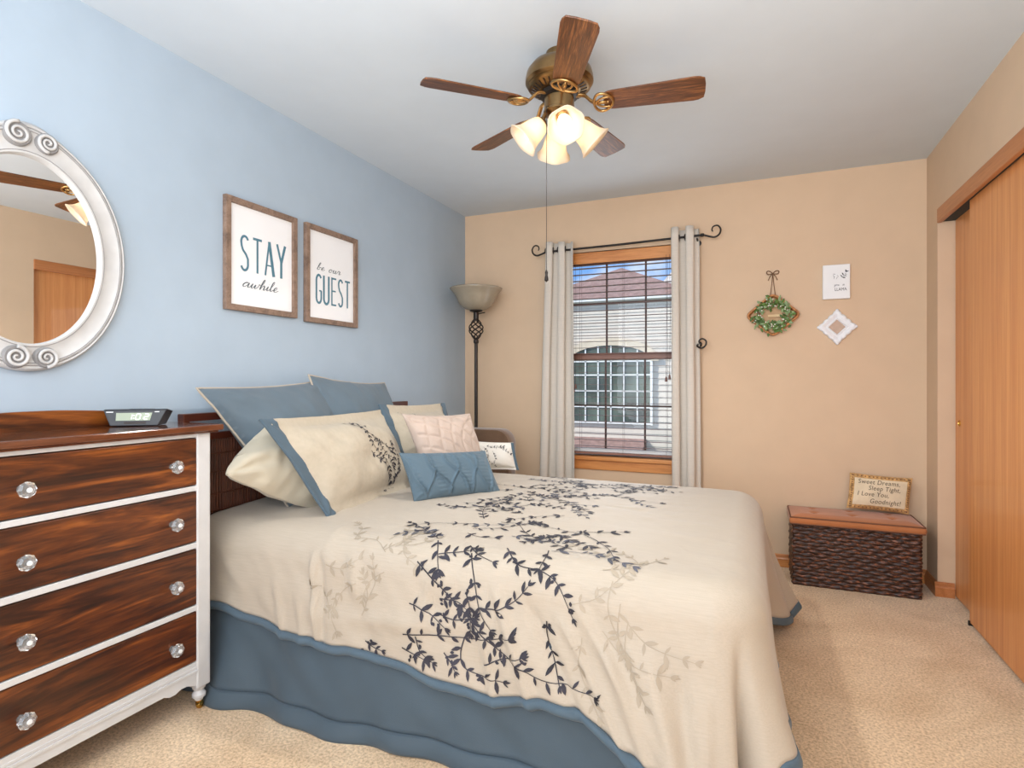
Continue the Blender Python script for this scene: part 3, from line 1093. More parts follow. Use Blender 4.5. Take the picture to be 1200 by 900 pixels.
# ------------------------------------------------------------------ pillows
def pillow(name, label, corners, t, mat, seed=0, flange=0.0, pinch=0.05, wr=0.006, res=44, trim=None, group=None, sag=0.0, puff=2.2, cat='pillow',
           piping=None, extra=None, wfreq=6.0, body='cushion'):
    """corners TL, TR, BR, BL (as seen from the front), t = full thickness. Returns thing, front(u, v, lift)"""
    TL, TR, BR, BL = [Vector(c) for c in corners]
    n = ((TR - TL) + (BR - BL)).cross((TL - BL) + (TR - BR)).normalized()
    base = (BL + BR) / 2
    root = thing(name, label, cat, base, group)
    wdt = ((TR - TL).length + (BR - BL).length) / 2
    hgt = ((TL - BL).length + (TR - BR).length) / 2

    def mid(u, v):
        # pinch the sides inward between the corners
        pu = pinch * (1 - (2 * v - 1) ** 2) * (2 * u - 1) / max(wdt / hgt, 1)
        pv = pinch * (1 - (2 * u - 1) ** 2) * (2 * v - 1)
        u2, v2 = u - pu * 0.5, v - pv * 0.5
        p = (BL * (1 - u2) + BR * u2) * (1 - v2) + (TL * (1 - u2) + TR * u2) * v2
        return p

    def bulge(u, v):
        fu = flange / wdt
        fv = flange / hgt
        a = (u - fu) / (1 - 2 * fu) if fu else u
        b2 = (v - fv) / (1 - 2 * fv) if fv else v
        if a <= 0 or a >= 1 or b2 <= 0 or b2 >= 1:
            return 0.0
        h = (1 - abs(2 * a - 1) ** puff) * (1 - abs(2 * b2 - 1) ** puff)
        return h ** 0.55

    def wrinkle(u, v, side_):
        q = noise.noise(Vector((u * wfreq * wdt * 2, v * wfreq * hgt * 2, seed * 3.7 + side_ * 11)))
        r = noise.noise(Vector((u * wfreq * wdt * 5 + v * 3, v * wfreq * hgt * 3, seed * 5.1 + side_ * 7)))
        # pull lines that run in from the corners
        c = 0
        for cu, cv in ((0, 0), (1, 0), (0, 1), (1, 1)):
            du, dv = (u - cu) * wdt, (v - cv) * hgt
            d = sqrt(du * du + dv * dv)
            c += 0.8 * sin(9 * math.atan2(dv, du) + seed) * exp(-d / (0.22 * hgt + 0.03)) * min(1, d / 0.05)
        return wr * (q + 0.55 * r + c)

    def P(u, v, side_):
        h = bulge(u, v)
        o = t / 2 * h * (1 + 0.35 * sag * (0.5 - v)) + wrinkle(u, v, side_) * min(1, h * 2.2)
        w = wrinkle(u, v, 5) * 0.5 * (1 - min(1, h * 2.2))
        return mid(u, v) + n * (side_ * (o + 0.0022) + w)

    def front(u, v, lift=0.0):
        a = P(u, v, 1)
        e = 0.006
        nn = (P(u + e, v, 1) - P(u - e, v, 1)).cross(P(u, v + e, 1) - P(u, v - e, 1)).normalized() if lift else n
        return a + nn * lift

    nu = res
    nv = max(20, int(res * hgt / wdt))
    mb = MB()
    mb.grid(nu, nv, lambda u, v: P(u, v, 1) + (n * extra(u, v) if extra else Vector((0, 0, 0))))
    mb.grid(nu, nv, lambda u, v: P(1 - u, v, -1))
    # rim
    def rim(a):
        a = (a % 1.0) * 4
        k, f = int(a) % 4, a - int(a)
        return ((f, 0), (1, f), (1 - f, 1), (0, 1 - f))[k]
    nr = 120
    mb.grid(nr, 2, lambda a, b2: P(*rim(a), 1 if b2 < 0.5 else -1), wrap=True)
    bo_ = obj(body, mb, mat, root, smooth='all', merge=0.0004)
    if trim:
        # flat bands sewn on the two ends
        for u0, u1 in ((-0.004, flange / wdt), (1 - flange / wdt, 1.004)):
            tm = MB()
            tm.grid(8, nv * 2, lambda a, b2: P(u0 + (u1 - u0) * a, b2, 1) + n * 0.004)
            tm.grid(8, nv * 2, lambda a, b2: P(u1 + (u0 - u1) * a, b2, -1) - n * 0.004)
            ue = u0 if u0 < 0.5 else u1
            tm.grid(2, nv * 2, lambda a, b2: P(ue, b2, -1 + 2 * round(a)) + n * (0.004 * (-1 + 2 * round(a))))
            obj('end_border', tm, trim, root, smooth='all', merge=0.0002)
    if piping:
        tb = MB().tube([P(*rim(k / nr), 1) * 0.5 + P(*rim(k / nr), -1) * 0.5 for k in range(nr)], 0.005, 7, closed=True)
        obj('piping', tb, piping, root, smooth='all')
    return root, front


def place_polys(name, polys, mat, root, fn, label=None):
    o = obj(name, polys_to(MB(), polys, fn), mat, root)
    if label:
        o['label'] = label
    return o


# two slate euro shams leaning on the headboard
pillow('euro_sham', 'large slate blue sham against the headboard, next to the dresser', [(.13, -2.43, 1.135), (.13, -1.74, 1.165), (.33, -1.73, .635), (.30, -2.14, .635)], 0.20, M_slate, 1,
       piping=M_piping, pinch=0.06, wr=0.009, group='shams on the bed')
pillow('euro_sham', 'large slate blue sham against the headboard, nearer the lamp corner', [(.14, -1.85, 1.19), (.14, -1.25, 1.15), (.33, -1.21, .635), (.33, -1.86, .635)], 0.20, M_slate, 2,
       piping=M_piping, pinch=0.07, wr=0.009, group='shams on the bed')
# plain ivory bed pillows
pillow('bed_pillow', 'slouched plain ivory pillow between slate blue sham and bordered sham, at the bed edge', [(.27, -2.22, .985), (.25, -1.76, .95), (.40, -2.02, .605), (.335, -2.475, .825)], 0.19, M_ivory2, 3,
       pinch=-0.10, wr=0.020, wfreq=5, group='plain pillows')
pillow('bed_pillow', 'plain ivory pillow mostly hidden behind the two bordered shams', [(.29, -1.68, 1.012), (.29, -1.14, .99), (.46, -1.12, .64), (.46, -1.70, .64)], 0.16, M_ivory2, 4,
       pinch=0.09, wr=0.012, group='plain pillows')
# bordered embroidered shams
r2 = random.Random(4)
_, fr1 = pillow('pillow_sham', 'ivory sham with slate border and dark embroidered branches, nearest the dresser', [(.395, -2.375, 1.02), (.36, -1.53, 1.02), (.56, -1.55, .632), (.555, -2.19, .622)], 0.19, M_ivory, 5,
                flange=0.05, trim=M_trimblue, pinch=0.05, wr=0.015, wfreq=5, group='embroidered shams')
_R, fr2 = pillow('pillow_sham', 'ivory sham with slate border and dark branches, farther one behind the blush cushion', [(.36, -1.60, 1.045), (.38, -.99, 1.03), (.52, -.99, .64), (.52, -1.60, .64)], 0.19, M_ivory, 6,
                 flange=0.05, trim=M_trimblue, pinch=0.05, wr=0.010, wfreq=5, group='embroidered shams')


def vine_polys(stems, rng, size, every, w=0.003):
    pl = []
    for s_ in stems:
        pl += twig(s_, rng, w, every=every, size=size, berries=0.35)
    return pl


SW, SH = 0.74, 0.44
st1 = [[(.46, .40), (.50, .33), (.53, .26), (.57, .19), (.60, .13)], [(.50, .33), (.49, .27), (.51, .21), (.55, .15), (.56, .05)], [(.53, .26), (.58, .24), (.61, .20)],
       [(.47, .22), (.50, .17), (.54, .12), (.575, .06)], [(.63, .25), (.63, .19), (.60, .12), (.62, .05)], [(.67, .22), (.665, .16), (.64, .10)], [(.66, .12), (.62, .08), (.55, .035)], [(.50, .38), (.54, .35)]]
place_polys('embroidery', vine_polys(st1, r2, 0.022, 0.017, 0.0028), M_emb, bpy.data.objects['pillow_sham'], lambda a, b2: fr1((a - 0.10) / SW, b2 / SH, 0.0022))
st2 = [[(.12, .38), (.13, .30), (.16, .22), (.18, .14)], [(.20, .36), (.17, .28), (.20, .18)]]
place_polys('embroidery', vine_polys(st2, r2, 0.024, 0.026, 0.003), M_emb, _R, lambda a, b2: fr2(a / 0.6, b2 / 0.42, 0.0022))


# blush quilted cushion: stitched arcs pressed into the cloth
def quilt(u, v):
    a = u * 5
    b2 = v * 5
    d = min(abs(sqrt((a - c) ** 2 + (b2 - e) ** 2) % 0.8 - 0.4) for c, e in ((0, 0), (5, 2.5)))
    return -0.0065 * exp(-(d / 0.10) ** 2) if 0.04 < u < 0.96 and 0.04 < v < 0.96 else 0.0


pillow('throw_cushion', 'square blush quilted cushion in front of the embroidered shams', [(.565, -1.70, 1.008), (.735, -1.345, .995), (.83, -1.30, .64), (.70, -1.66, .64)], 0.15, M_pink, 7,
       pinch=0.06, wr=0.006, extra=quilt, res=90, group='small cushions')


# slate blue lumbar cushion with pin-tucked curves
def tuck(u, v):
    h = 0.0
    for c0, amp, w in ((0.06, 0.05, 1), (0.20, -0.06, 1), (0.30, 0.09, 1), (0.46, -0.08, 1), (0.52, 0.10, 1), (0.70, -0.07, 1), (0.76, 0.09, 1), (0.92, -0.05, 1)):
        c = c0 + amp * cos(pi * v * 1.15 + 0.2) + 0.015 * sin(v * 9 + c0 * 20)
        d = u - c
        h += 0.013 * exp(-(d / 0.010) ** 2) - 0.007 * exp(-((d - 0.020) / 0.011) ** 2)
    h += 0.0012 * sin(v * 75) * (1 if (int(u * 7.3 + v * 0.6) % 2 == 0) else 0)
    return h * min(1, 9 * v * (1 - v)) * min(1, 12 * u * (1 - u))


pillow('lumbar_cushion', 'small rectangular slate blue cushion with pin-tucked curves, front of the bed pillows', [(.655, -1.86, .848), (.885, -1.475, .826), (.995, -1.53, .640), (.735, -1.865, .642)], 0.12, M_lumbar, 8,
       pinch=0.07, wr=0.004, extra=tuck, res=120, group='small cushions')
_R, fr3 = pillow('throw_cushion', 'small white cushion with tiny dark leaf sprigs, by the brown chair', [(.545, -.985, .812), (.79, -.90, .803), (.82, -.89, .645), (.60, -.95, .64)], 0.10, M_whitec, 9,
                 pinch=0.05, wr=0.004, flange=0.014, trim=M_trimblue, group='small cushions')
st3 = [[(.08, .14), (.10, .11), (.09, .07), (.12, .03)], [(.10, .145), (.15, .14), (.20, .145)], [(.13, .12), (.14, .08), (.12, .05)], [(.17, .14), (.21, .125), (.235, .10)], [(.06, .13), (.07, .10)]]
place_polys('embroidery', vine_polys(st3, r2, 0.012, 0.012, 0.0014), M_emb, _R, lambda a, b2: fr3(a / 0.26, b2 / 0.165, 0.0018))

# ------------------------------------------------------------------ brown chair in the corner
ch = thing('accent_chair', 'brown suede chair in the corner, its rounded back showing above the bed', 'chair', (0.29, -0.42, 0))


def soft_slab(x0, x1, z0, z1, y0, y1, r, lean=0.0):
    """upholstered slab, rounded outline in x-z, domed front and back"""
    poly = []
    for cx, cz, a0 in ((x1 - r, z1 - r, 0), (x0 + r, z1 - r, 90)):
        poly += [(cx + r * cos(math.radians(a0 + 90 * k / 8)), cz + r * sin(math.radians(a0 + 90 * k / 8))) for k in range(9)]
    poly += [(x0, z0), (x1, z0)]
    cxm, czm = (x0 + x1) / 2, (z0 + z1) / 2
    mb = MB()
    layers = [(0.0, 0.90), (0.12, 0.97), (0.3, 1.0), (0.7, 1.0), (0.88, 0.97), (1.0, 0.90)]
    n = len(poly)
    for t, sc in layers:
        y = y0 + (y1 - y0) * t
        mb.v += [Vector((cxm + (u - cxm) * (1 - (1 - sc) * 0.35), y - lean * (v - z0), czm + (v - czm) * (1 - (1 - sc) * 0.3))) for u, v in poly]
    for i in range(len(layers) - 1):
        for k in range(n):
            mb.f.append((i * n + k, i * n + (k + 1) % n, (i + 1) * n + (k + 1) % n, (i + 1) * n + k))
    mb.f.append(tuple(range(n - 1, -1, -1)))
    mb.f.append(tuple((len(layers) - 1) * n + k for k in range(n)))
    return mb


obj('backrest', soft_slab(0.05, 0.575, 0.36, 0.835, -0.34, -0.46, 0.10, -0.02), M_suede, ch, smooth=True, merge=1e-4)
obj('seat', MB().box(0.05, 0.56, -0.78, -0.40, 0.30, 0.44), M_suede, ch, bevel=0.03)
for x in (0.09, 0.52):
    for y in (-0.74, -0.42):
        obj('leg', MB().lathe([(0.014, 0), (0.02, 0.30)], (x, y, 0), 10), M_headb, ch, smooth=True)

# ------------------------------------------------------------------ floor lamp
lp = thing('floor_lamp', 'dark bronze torchiere lamp with twisted cage and taupe glass bowl shade', 'lamp', (0.221, -0.25, 0))
lx, ly = 0.221, -0.25
obj('base', MB().lathe([(0.125, 0), (0.125, 0.012), (0.10, 0.024), (0.04, 0.032), (0.018, 0.05)], (lx, ly, 0), 28), M_bronze, lp, smooth=True)
obj('pole', MB().lathe([(0.0125, 0.04), (0.0125, 1.43), (0.018, 1.435), (0.02, 1.45), (0.016, 1.462)], (lx, ly, 0), 16), M_bronze, lp, smooth=True)
cg = MB()
for k in range(6):
    a0 = 2 * pi * k / 6
    pts = []
    for j in range(17):
        t = j / 16
        r = 0.010 + 0.042 * sin(pi * t) ** 1.2
        a = a0 + 1.6 * pi * (t - 0.5) * 0.9
        pts.append((lx + r * cos(a), ly + r * sin(a), 1.458 + 0.157 * t))
    cg.tube(pts, 0.0048, 6)
obj('twisted_cage', cg, M_bronze, lp, smooth='all')
obj('socket', MB().lathe([(0.016, 1.60), (0.019, 1.612), (0.019, 1.655), (0.045, 1.664), (0.05, 1.676), (0.02, 1.70)], (lx, ly, 0), 18), M_bronze, lp, smooth=True)
sw = MB().tube([(lx + 0.015, ly, 1.645), (lx + 0.075, ly - 0.01, 1.652)], 0.004, 6)
obj('switch_key', sw, M_bronze, lp, smooth=True)
prof = [(0.045, 1.672), (0.075, 1.680), (0.105, 1.698), (0.128, 1.728), (0.142, 1.762), (0.160, 1.792), (0.182, 1.815), (0.190, 1.828), (0.187, 1.832),
        (0.176, 1.815), (0.153, 1.792), (0.135, 1.762), (0.121, 1.730), (0.098, 1.704), (0.06, 1.686), (0.02, 1.682)]
obj('lamp_shade', MB().lathe(prof, (lx, ly, 0), 40, cap=False), M_glasslamp, lp, smooth='all')

# ------------------------------------------------------------------ dresser
dr = thing('dresser', 'four drawer dresser in dark stained wood and white paint with glass knobs', 'dresser', (0.165, -2.86, 0))
DX, DY0, DY1 = 0.295, -3.22, -2.503        # front plane, left end, right end
cas = MB()
cas.box(0.03, DX - 0.006, DY0 + 0.004, DY0 + 0.024, 0.10, 0.975).box(0.03, DX - 0.006, DY1 - 0.024, DY1 - 0.004, 0.10, 0.975)
cas.box(0.03, 0.042, DY0 + 0.02, DY1 - 0.02, 0.12, 0.975)
for z0, z1 in ((0.966, 0.980), (0.779, 0.797), (0.579, 0.599), (0.361, 0.380)):
    cas.box(0.05, DX - 0.003, DY0 + 0.05, DY1 - 0.05, z0, z1)
obj('carcass', cas, M_wpaint, dr, bevel=0.002)
for y0, y1 in ((DY0, DY0 + 0.054), (DY1 - 0.054, DY1)):
    obj('corner_post', MB().box(DX - 0.05, DX, y0, y1, 0.085, 0.98), M_wpaint, dr, bevel=0.006)
ap = MB()
n = 30
ya, yb = DY0 + 0.05, DY1 - 0.05
vs = []
for k in range(n + 1):
    u = k / n
    e = min(u, 1 - u)
    zb = 0.095 + 0.022 * sstep(0.03, 0.12, e) + 0.012 * sin(min(e, 0.2) * pi / 0.1) * (1 if e < 0.2 else 0)
    y = ya + (yb - ya) * u
    vs += [(DX - 0.020, y, zb), (DX - 0.004, y, zb), (DX - 0.004, y, 0.183), (DX - 0.020, y, 0.183)]
ap.add(vs, [(4 * k + i, 4 * k + (i + 1) % 4, 4 * k + 4 + (i + 1) % 4, 4 * k + 4 + i) for k in range(n) for i in range(4)])
ap.box(DX - 0.02, DX, ya, yb, 0.147, 0.155).box(DX - 0.02, DX - 0.002, ya, yb, 0.160, 0.166)
obj('apron', ap, M_wpaint, dr)
for z0, z1 in ((0.797, 0.966), (0.599, 0.779), (0.380, 0.579), (0.183, 0.361)):
    dwr = obj('drawer', MB().box(0.06, DX - 0.004, ya + 0.002, yb - 0.002, z0 + 0.003, z1 - 0.003), M_dress, dr, bevel=0.003)
    zk = (z0 + z1) / 2 - 0.006
    for y in (-2.648, -3.076):
        kb = MB()
        c = (DX - 0.004, y, zk)
        kb.lathe([(0.0105, 0.0), (0.0095, 0.012), (0.0125, 0.018), (0.0215, 0.024), (0.0225, 0.031), (0.017, 0.038), (0.008, 0.041)], c, 8, (1, 0, 0))
        ko = obj('glass_knob', kb, M_cutglass, dwr)
        obj('knob_screw', MB().lathe([(0.007, 0.040), (0.006, 0.043), (0.0, 0.0435)], c, 12, (1, 0, 0), cap=False), M_trimwhite, dwr, smooth=True)
tp = MB()
tp.box(0.012, DX + 0.026, DY0 - 0.028, DY1 + 0.034, 0.986, 1.008).box(0.016, DX + 0.015, DY0 - 0.018, DY1 + 0.022, 0.979, 0.987)
obj('top', tp, M_dresstop, dr, bevel=0.005)
bs = MB()
n = 24
vs = []
for k in range(n + 1):
    u = k / n
    y = DY0 + (DY1 - DY0 - 0.09) * u
    h = 1.056 + 0.012 * sstep(0.0, 0.45, min(u, 1 - u)) - 0.02 * (1 - sstep(0.0, 0.05, min(u, 1 - u)))
    vs += [(0.012, y, 1.008), (0.03, y, 1.008), (0.03, y, h), (0.012, y, h)]
bs.add(vs, [(4 * k + i, 4 * k + (i + 1) % 4, 4 * k + 4 + (i + 1) % 4, 4 * k + 4 + i) for k in range(n) for i in range(4)] + [(3, 2, 1, 0), (4 * n, 4 * n + 1, 4 * n + 2, 4 * n + 3)])
obj('backsplash', bs, M_dress, dr)
for y in (DY0 + 0.027, DY1 - 0.027):
    for x in (DX - 0.026, 0.06):
        ft = MB().lathe([(0.018, 0.09), (0.022, 0.085), (0.021, 0.076), (0.015, 0.070), (0.017, 0.064), (0.023, 0.056), (0.022, 0.046), (0.014, 0.040), (0.013, 0.034)], (x, y, 0), 18)
        fo = obj('turned_foot', ft, M_wpaint, dr, smooth=True)
        cs = MB()
        cs.lathe([(0.012, -0.007), (0.014, -0.004), (0.014, 0.004), (0.012, 0.007)], (x, y + 0.004, 0.0145), 16, (1, 0.3, 0))
        cs.lathe([(0.012, 0.03), (0.013, 0.036)], (x, y, 0), 12)
        cs.box(x - 0.010, x - 0.008, y - 0.006, y + 0.008, 0.012, 0.032).box(x + 0.008, x + 0.010, y - 0.006, y + 0.008, 0.012, 0.032)
        obj('caster', cs, M_gold, fo)

# ------------------------------------------------------------------ alarm clock
ck = thing('alarm_clock', 'dark grey digital alarm clock reading 1:02 on the dresser top', 'clock', (0.12, -2.645, 1.008))
ck.rotation_euler = (0, 0, math.radians(38))
# local frame: width along x, front towards -y
cw = MB()
fa = lambda t: 0.098 - 0.026 * (1 - t)
vs = []
pr_ = [(-0.045, 0.0), (0.045, 0.0), (0.045, 0.046), (-0.018, 0.056), (-0.034, 0.054)]
for y, z in pr_:
    hw = 0.072 + 0.024 * min(1, z / 0.05)
    vs += [(-hw, y, z + 0.002), (hw, y, z + 0.002)]
n = len(pr_)
cw.add(vs, [(2 * k, 2 * ((k + 1) % n), 2 * ((k + 1) % n) + 1, 2 * k + 1) for k in range(n)] + [tuple(2 * k for k in range(n)), tuple(2 * k + 1 for k in range(n - 1, -1, -1))])
obj('case', cw, M_plastic, ck, local=True, bevel=0.003, merge=1e-6)


def ckp(u, z, d):
    """point on the sloping front of the clock; z up the face"""
    t = (z) / 0.054
    return Vector((u, -0.045 + 0.011 * t - d, z + 0.002))


scr = MB().prism([(-0.055, 0.018), (0.047, 0.018), (0.053, 0.044), (-0.055, 0.044)], 0.0005, 0.0016, ckp)
so = obj('display', scr, M_lcd, ck, local=True)
SEG = {'a': ((0.1, 1), (0.9, 1)), 'b': ((1, 0.92), (1, 0.56)), 'c': ((1, 0.44), (1, 0.08)), 'd': ((0.1, 0), (0.9, 0)), 'e': ((0, 0.44), (0, 0.08)), 'f': ((0, 0.92), (0, 0.56)), 'g': ((0.1, .5), (0.9, .5))}
dg_ = []
for x0, segs in ((-0.022, 'bc'), (0.003, 'abcdef'), (0.028, 'abged')):
    for sg in segs:
        (a, b2), (c, d) = SEG[sg]
        dg_ += ribbon([(x0 + 0.013 * a + 0.003 * b2, 0.0215 + 0.018 * b2), (x0 + 0.013 * c + 0.003 * d, 0.0215 + 0.018 * d)], 0.003)
for z in (0.026, 0.035):
    dg_ += ribbon([(-0.0035, z), (-0.0005, z)], 0.003)
obj('digits', polys_to(MB(), dg_, lambda a, b2: ckp(a, b2, 0.0022)), M_digit, so, local=True)
for k in range(4):
    obj('button', MB().box(-0.03 + k * 0.02, -0.016 + k * 0.02, 0.0, 0.02, 0.0535, 0.0575), M_bronze, ck, local=True)
obj('snooze_bar', MB().prism([(-0.03, 0.007), (0.035, 0.007), (0.035, 0.014), (-0.03, 0.014)], 0.0, 0.0014, ckp), M_bronze, ck, local=True)
for a0, a1 in ((-0.085, -0.064), (0.060, 0.074)):
    obj('maker_mark', polys_to(MB(), ribbon([(a0, 0.047), (a1, 0.047)], 0.003), lambda a, b2: ckp(a, b2, 0.001)), M_trimwhite, ck, local=True)

# ------------------------------------------------------------------ oval mirror
mr = thing('oval_mirror', 'whitewashed oval mirror with carved scrolls on the blue wall above the dresser', 'mirror', (0.0, -2.92, 1.20))
MY, MZ, MA, MB_ = -2.92, 1.568, 0.290, 0.372
prof = [(0.0, 0.0), (0.0, 0.018), (0.06, 0.026), (0.10, 0.029), (0.14, 0.026), (0.19, 0.0255), (0.235, 0.030), (0.285, 0.027), (0.42, 0.022), (0.6, 0.020), (0.78, 0.021), (0.90, 0.025), (0.96, 0.025), (1.0, 0.018), (1.0, 0.006)]
WF = 0.082


def mframe(a, t):
    i = min(int(t * (len(prof) - 1) + 1e-6), len(prof) - 1)
    q, h = prof[i]
    # crest and foot of the frame swell where the scrolls sit
    ty = 1 + 0.045 * exp(-((abs(sin(a * 1.0 - pi / 2)) * 0.0 + ((a - pi / 2 + pi) % (2 * pi) - pi)) / 0.30) ** 2)
    ra, rb = MA - WF * q, MB_ - WF * q
    k = 1 + 0.055 * gauss(((a - pi / 2 + pi) % (2 * pi)) - pi, 0, 0.30) * (1 - q)
    k2 = 0.010 * gauss(((a + pi / 2 + pi) % (2 * pi)) - pi, 0, 0.3) * (1 - q)
    return Vector((0.002 + h, MY + ra * cos(a), MZ + rb * sin(a) * (k + k2)))


fm = MB().grid(120, len(prof), lambda u, v: mframe(2 * pi * u, v), wrap=True)
fo = obj('frame', fm, M_mframe, mr, smooth=True)
gv = MB()
for q, hh in ((0.165, 0.0262), (0.262, 0.0285), (0.885, 0.0242)):
    pts = []
    for k in range(120):
        a = 2 * pi * k / 120
        kk = 1 + 0.055 * gauss(((a - pi / 2 + pi) % (2 * pi)) - pi, 0, 0.30) * (1 - q)
        pts.append((0.002 + hh, MY + (MA - WF * q) * cos(a), MZ + (MB_ - WF * q) * sin(a) * kk))
    gv.tube(pts, 0.0016, 5, closed=True)
obj('groove_line', gv, M_mgroove, fo, smooth='all')
gm = MB()
n = 96
vs = [(0.011, MY + (MA - WF * 0.97) * cos(2 * pi * k / n), MZ + (MB_ - WF * 0.97) * sin(2 * pi * k / n)) for k in range(n)]
vs += [(0.004, p[1], p[2]) for p in vs]
gm.add(vs, [tuple(range(n)), tuple(range(2 * n - 1, n - 1, -1))] + [(k, n + k, n + (k + 1) % n, (k + 1) % n) for k in range(n)])
obj('looking_glass', gm, M_mirror, mr)


def scroll(cy, cz, r, sg, vert):
    """carved volute: a tapering spiral ridge on a round boss"""
    boss = MB()
    nn = 28
    rings = [(1.0, 0.020), (0.97, 0.031), (0.86, 0.036), (0.55, 0.033), (0.0, 0.033)]
    boss.lathe([(r * a, h) for a, h in rings], (0, cy, cz), nn, (1, 0, 0), cap=False)
    bo_ = obj('scroll', boss, M_mgroove, mr, smooth=True)
    pts, rr = [], []
    for k in range(64):
        t = k / 63
        a = sg * (vert * pi * 0.5 + t * 2 * pi * 2.05)
        rad = r * (0.88 - 0.80 * t)
        pts.append((0.0385 - 0.002 * t, cy + rad * cos(a), cz + rad * sin(a)))
        rr.append(0.0058 - 0.0025 * t)
    sp = MB().tube(pts, rr, 6)
    vr = obj('volute_ridge', sp, M_mframe, bo_, smooth='all')
    vr['label'] = 'whitewashed spiral ridge'


scroll(MY + 0.044, MZ + 0.342, 0.033, -1, 1)
scroll(MY - 0.036, MZ + 0.346, 0.039, 1, 1)
scroll(MY + 0.040, MZ - 0.332, 0.034, 1, -1)
scroll(MY - 0.040, MZ - 0.332, 0.036, -1, -1)

# ------------------------------------------------------------------ two framed prints on the blue wall
def framed_print(name, label, y0, y1, z0, z1, t=0.024, w=0.026):
    r = thing(name, label, 'picture', (0.0, (y0 + y1) / 2, z0), 'framed word prints on the blue wall')
    f = MB()
    for a, b2, c, d in ((y0, y1, z1 - w, z1), (y0, y1, z0, z0 + w)):
        e = w if True else 0
        # mitred rails
        if c > (z0 + z1) / 2:
            poly = [(a, d), (b2, d), (b2 - e, c), (a + e, c)]
        else:
            poly = [(a, c), (b2, c), (b2 - e, d), (a + e, d)]
        f.prism(poly, 0.002, t, lambda u, v, dd: Vector((dd, u, v)))
    for a, b2 in ((y0, y0 + w), (y1, y1 - w)):
        poly = [(a, z0), (b2, z0 + w), (b2, z1 - w), (a, z1)]
        f.prism(poly, 0.002, t, lambda u, v, dd: Vector((dd, u, v)))
    obj('frame', f, M_rustic, r, bevel=0.0015, merge=None or 0)
    p = obj('print', MB().box(0.003, 0.010, y0 + w - 0.002, y1 - w + 0.002, z0 + w - 0.002, z1 - w + 0.002), M_print, r)
    return r, p


# tall condensed capitals drawn as strokes in a 1 x 1 box; (points, thin, thick)
THIN, THICK = 0.10, 0.26
def arc(cx, cy, rx, ry, a0, a1, n=14):
    return [(cx + rx * cos(math.radians(a0 + (a1 - a0) * k / n)), cy + ry * sin(math.radians(a0 + (a1 - a0) * k / n))) for k in range(n + 1)]


LET = {
    'S': [(arc(.5, .80, .38, .17, 25, 180) + [(.16, .70), (.30, .58), (.62, .47), (.84, .34)] + arc(.48, .19, .37, .17, 10, -160), 1.0)],
    'T': [([(.5, .95), (.5, 0)], 1.0), ([(0.0, .965), (1.0, .965)], 0.07)],
    'A': [([(.0, 0), (.46, 1.0)], 0.9), ([(.46, 1.0), (1.0, 0)], 1.5), ([(.2, .30), (.8, .30)], 0.04)],
    'Y': [([(.0, 1.0), (.52, .46)], 1.1), ([(1.0, 1.0), (.52, .46), (.52, 0)], 1.3)],
    'G': [(arc(.5, .78, .42, .20, 30, 180) + [(.08, .5)] + arc(.5, .20, .42, .18, 180, 360) + [(.92, .44)], 1.1), ([(.55, .44), (.98, .44)], 0.05)],
    'U': [([(.06, 1.0), (.06, .2)] + arc(.5, .2, .44, .18, 180, 360) + [(.94, 1.0)], 1.2)],
    'E': [([(.18, 1.0), (.18, 0)], 0.9), ([(.1, .965), (1.0, .965)], 0.06), ([(.1, .52), (.9, .52)], 0.05), ([(.1, .03), (1.0, .03)], 0.06)],
}


def word(text, x0, z0, w, h, gap, stroke):
    out = []
    for k, chx in enumerate(text):
        lx0 = x0 + k * (w + gap)
        for pts, wt in LET[chx]:
            P = [(lx0 + w * a, z0 + h * b2) for a, b2 in pts]
            out += ribbon(P, stroke * wt if wt > 0.3 else h * wt)
    return out


CUR = {  # joined-up lower case, baseline 0, x-height 1; advance last
    'a': ([[(.1, .25), (.35, .85), (.75, .95), (.45, 1.0), (.12, .5), (.25, .05), (.6, .35), (.85, .95), (.8, .2), (.98, .05), (1.2, .35)]], 1.15),
    'w': ([[(0, .3), (.2, .95), (.15, .2), (.35, .05), (.65, .8), (.62, .2), (.8, .05), (1.1, .55), (1.1, 1.0), (1.35, .85)]], 1.35),
    'h': ([[(0, .3), (.35, 1.5), (.42, 2.1), (.25, 2.0), (.12, .9), (.08, 0), (.3, .7), (.55, .95), (.62, .5), (.6, .1), (.75, .05), (.95, .35)]], 0.95),
    'i': ([[(0, .3), (.18, .95), (.16, .2), (.3, .05), (.5, .35)], [(.24, 1.4), (.28, 1.46)]], 0.5),
    'l': ([[(0, .3), (.4, 1.5), (.42, 2.1), (.22, 1.8), (.15, .4), (.3, .03), (.55, .35)]], 0.55),
    'e': ([[(0, .3), (.4, .5), (.55, .85), (.38, 1.0), (.15, .6), (.25, .08), (.55, .1), (.85, .4)]], 0.9),
    'b': ([[(0, .3), (.35, 1.5), (.42, 2.1), (.24, 2.0), (.12, .9), (.1, .15), (.35, .05), (.58, .45), (.4, .85), (.6, .8), (.85, .75)]], 0.85),
    'o': ([[(.35, .95), (.1, .6), (.2, .08), (.5, .1), (.62, .6), (.38, .95), (.6, .8), (.9, .8)]], 0.9),
    'u': ([[(0, .5), (.15, .95), (.12, .25), (.3, .05), (.55, .4), (.62, .95), (.6, .2), (.75, .05), (1.0, .4)]], 1.0),
    'r': ([[(0, .3), (.2, 1.1), (.3, .9), (.55, .9), (.5, .2), (.65, .05), (.9, .3)]], 0.9),
    'y': ([[(0, .5), (.15, .95), (.12, .4), (.3, .2), (.55, .5), (.62, .95), (.55, -.3), (.3, -.8), (.2, -.4), (.9, .35)]], 0.95),
    ' ': ([], 0.8),
}


